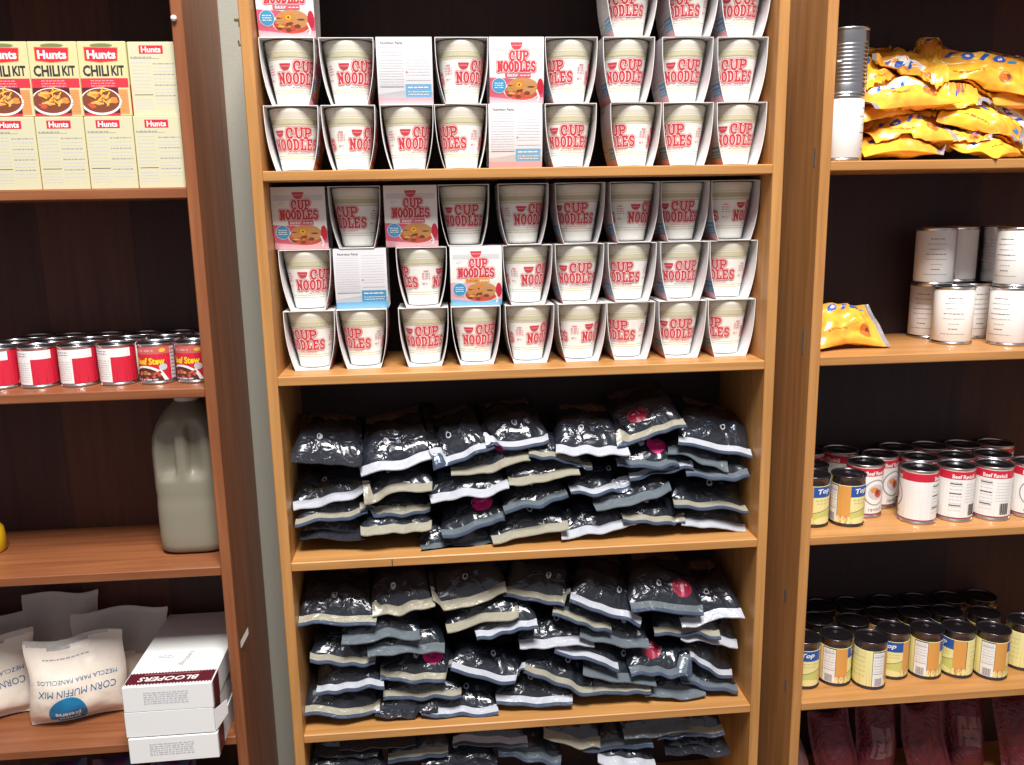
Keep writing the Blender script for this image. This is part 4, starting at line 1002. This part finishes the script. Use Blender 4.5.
# ------------------------------------------------------------------ plastic jug
t = thing('plastic_jug', 'cloudy white plastic jug standing beside the reddish upright below the stew cans', 'jug', (-0.1765, 0.140, -0.6654+0.0004))
m = MB(); n = 64; rows = []
prof = [(0.0, 0.30), (0.002, 0.86), (0.008, 0.97), (0.03, 1.0), (0.09, 1.0), (0.11, 0.985), (0.13, 1.0), (0.16, 1.0), (0.20, 1.0), (0.225, 0.965), (0.245, 0.88), (0.262, 0.74), (0.276, 0.58), (0.284, 0.42), (0.288, 0.36), (0.294, 0.35)]
fine = []
for (z0, a0), (z1, a1) in zip(prof, prof[1:]):
    k = max(1, int((z1-z0)/0.008))
    for i in range(k): f = i/k; fine.append((z0+(z1-z0)*f, a0+(a1-a0)*f))
fine.append(prof[-1])
for z, s_ in fine:
    row = []
    for k in range(n):
        th = 2*PI*k/n
        dx, dy = math.sin(th), -math.cos(th)
        p = 4.0 if z < 0.23 else 2.0+2.0*max(0, (0.275-z)/0.045)
        rr = 0.0640*s_/((abs(dx)**p+abs(dy)**p)**(1/p))
        a = (math.degrees(th)+180) % 360-180
        zz = sst((z-0.150)/0.015)*sst((0.258-z)/0.02)
        side_l = sst((abs(a+4)-9)/3)*sst((36-abs(a+4))/6)
        rr -= 0.016*zz*side_l
        row.append((rr*dx, rr*dy, z))
    rows.append(row)
m.grid(rows, 'jug_plastic', True, True); m.build('bottle', t)
m = MB(); m.lathe([(0.0215, 0.288), (0.024, 0.289), (0.024, 0.308), (0.022, 0.311), (0.0005, 0.311)], 28, 'jug_cap'); m.build('cap', t)
# yellow bottle, only its shoulder showing at the picture edge
t = thing('yellow_bottle', 'yellow rounded bottle mostly beyond the left picture edge, on the jug shelf', 'bottle', (-0.5770, 0.150, -0.6654+0.0004))
m = MB(); m.lathe([(0.0005, 0.0), (0.028, 0.0), (0.031, 0.003), (0.031, 0.030), (0.029, 0.046), (0.020, 0.058), (0.011, 0.062), (0.011, 0.070)], 28, 'yellow_plastic'); m.build('bottle', t)
m = MB(); m.lathe([(0.0125, 0.066), (0.0125, 0.080), (0.011, 0.082), (0.0005, 0.082)], 20, 'jug_cap'); m.build('cap', t)

# ------------------------------------------------------------------ lowest shelves left and right: packages half lost in shadow
def package(name, label, cat, x, y, z, L, H, t, roll, lean, yaw, matname, seed, group, deco=None):
    p = Pillow(L, H, t, seed, 0.008, 'x', 0.3); m = MB(); p.body(m, matname)
    if deco:
        a = Art(); a.rect(-L*0.28, H*0.35, L*0.25, H*0.72, deco, 1); a.words(-L*0.22, L*0.2, H*0.55, 0.005, 'box_maroon', 2, seed); a.words(-L*0.22, L*0.1, H*0.43, 0.003, 'ink_dark', 2, seed+1)
        a.emit(m, p.fn(1), 0.008, 0.008)
    o = link(name, m.mesh(name))
    M = Matrix.Translation((x, y, z)) @ Matrix.Rotation(R(yaw), 4, 'Z') @ Matrix.Rotation(R(-lean), 4, 'X') @ Matrix.Rotation(R(-roll), 4, 'Y') @ Matrix.Translation((0, 0, -H/2))
    o.matrix_world = M; Bed(*((0.9942, 1.86) if x > 0 else (-0.98, -0.1096)), -0.01, 0.2332, -1.30, -1.03).settle([o], M)
    tag(o, label, cat, group)
GP = 'dim red packages on the lowest right shelf'
package('food_package', 'dim grey package in the corner beside the amber upright, lowest right shelf', 'package', 1.036, 0.10, -1.205, 0.066, 0.190, 0.05, 8, 10, 30, 'mesh_label', 1, GP)
for i, (x, y, rl, dz) in enumerate(((1.125, 0.12, 9, 0), (1.230, 0.115, -10, 0.008), (1.338, 0.13, 8, -0.004), (1.447, 0.135, -3, 0.002), (1.556, 0.13, 8, 0.0))):
    package('food_package', 'dim red package, %s from the grey package on the lowest right shelf' % ORD[i], 'package', x, y+0.03*(i % 2)-0.02, -1.203+dz, 0.098, 0.195, 0.055, rl*0.7, 12, 6-2*i, 'red_mesh', 2+i, GP, 'mesh_label' if i in (1, 3, 5) else None)
for i, (x, z) in enumerate(((-0.470, -1.200), (-0.372, -1.196), (-0.270, -1.202))):
    package('food_package', 'dark navy wrapped package, %s, under the muffin mix shelf' % ['left', 'middle', 'right'][i], 'package', x, 0.10, z, 0.088, 0.195, 0.05, 4-3*i, 12, 5, 'navy_wrap', 20+i, 'navy packages under the muffin mix shelf')
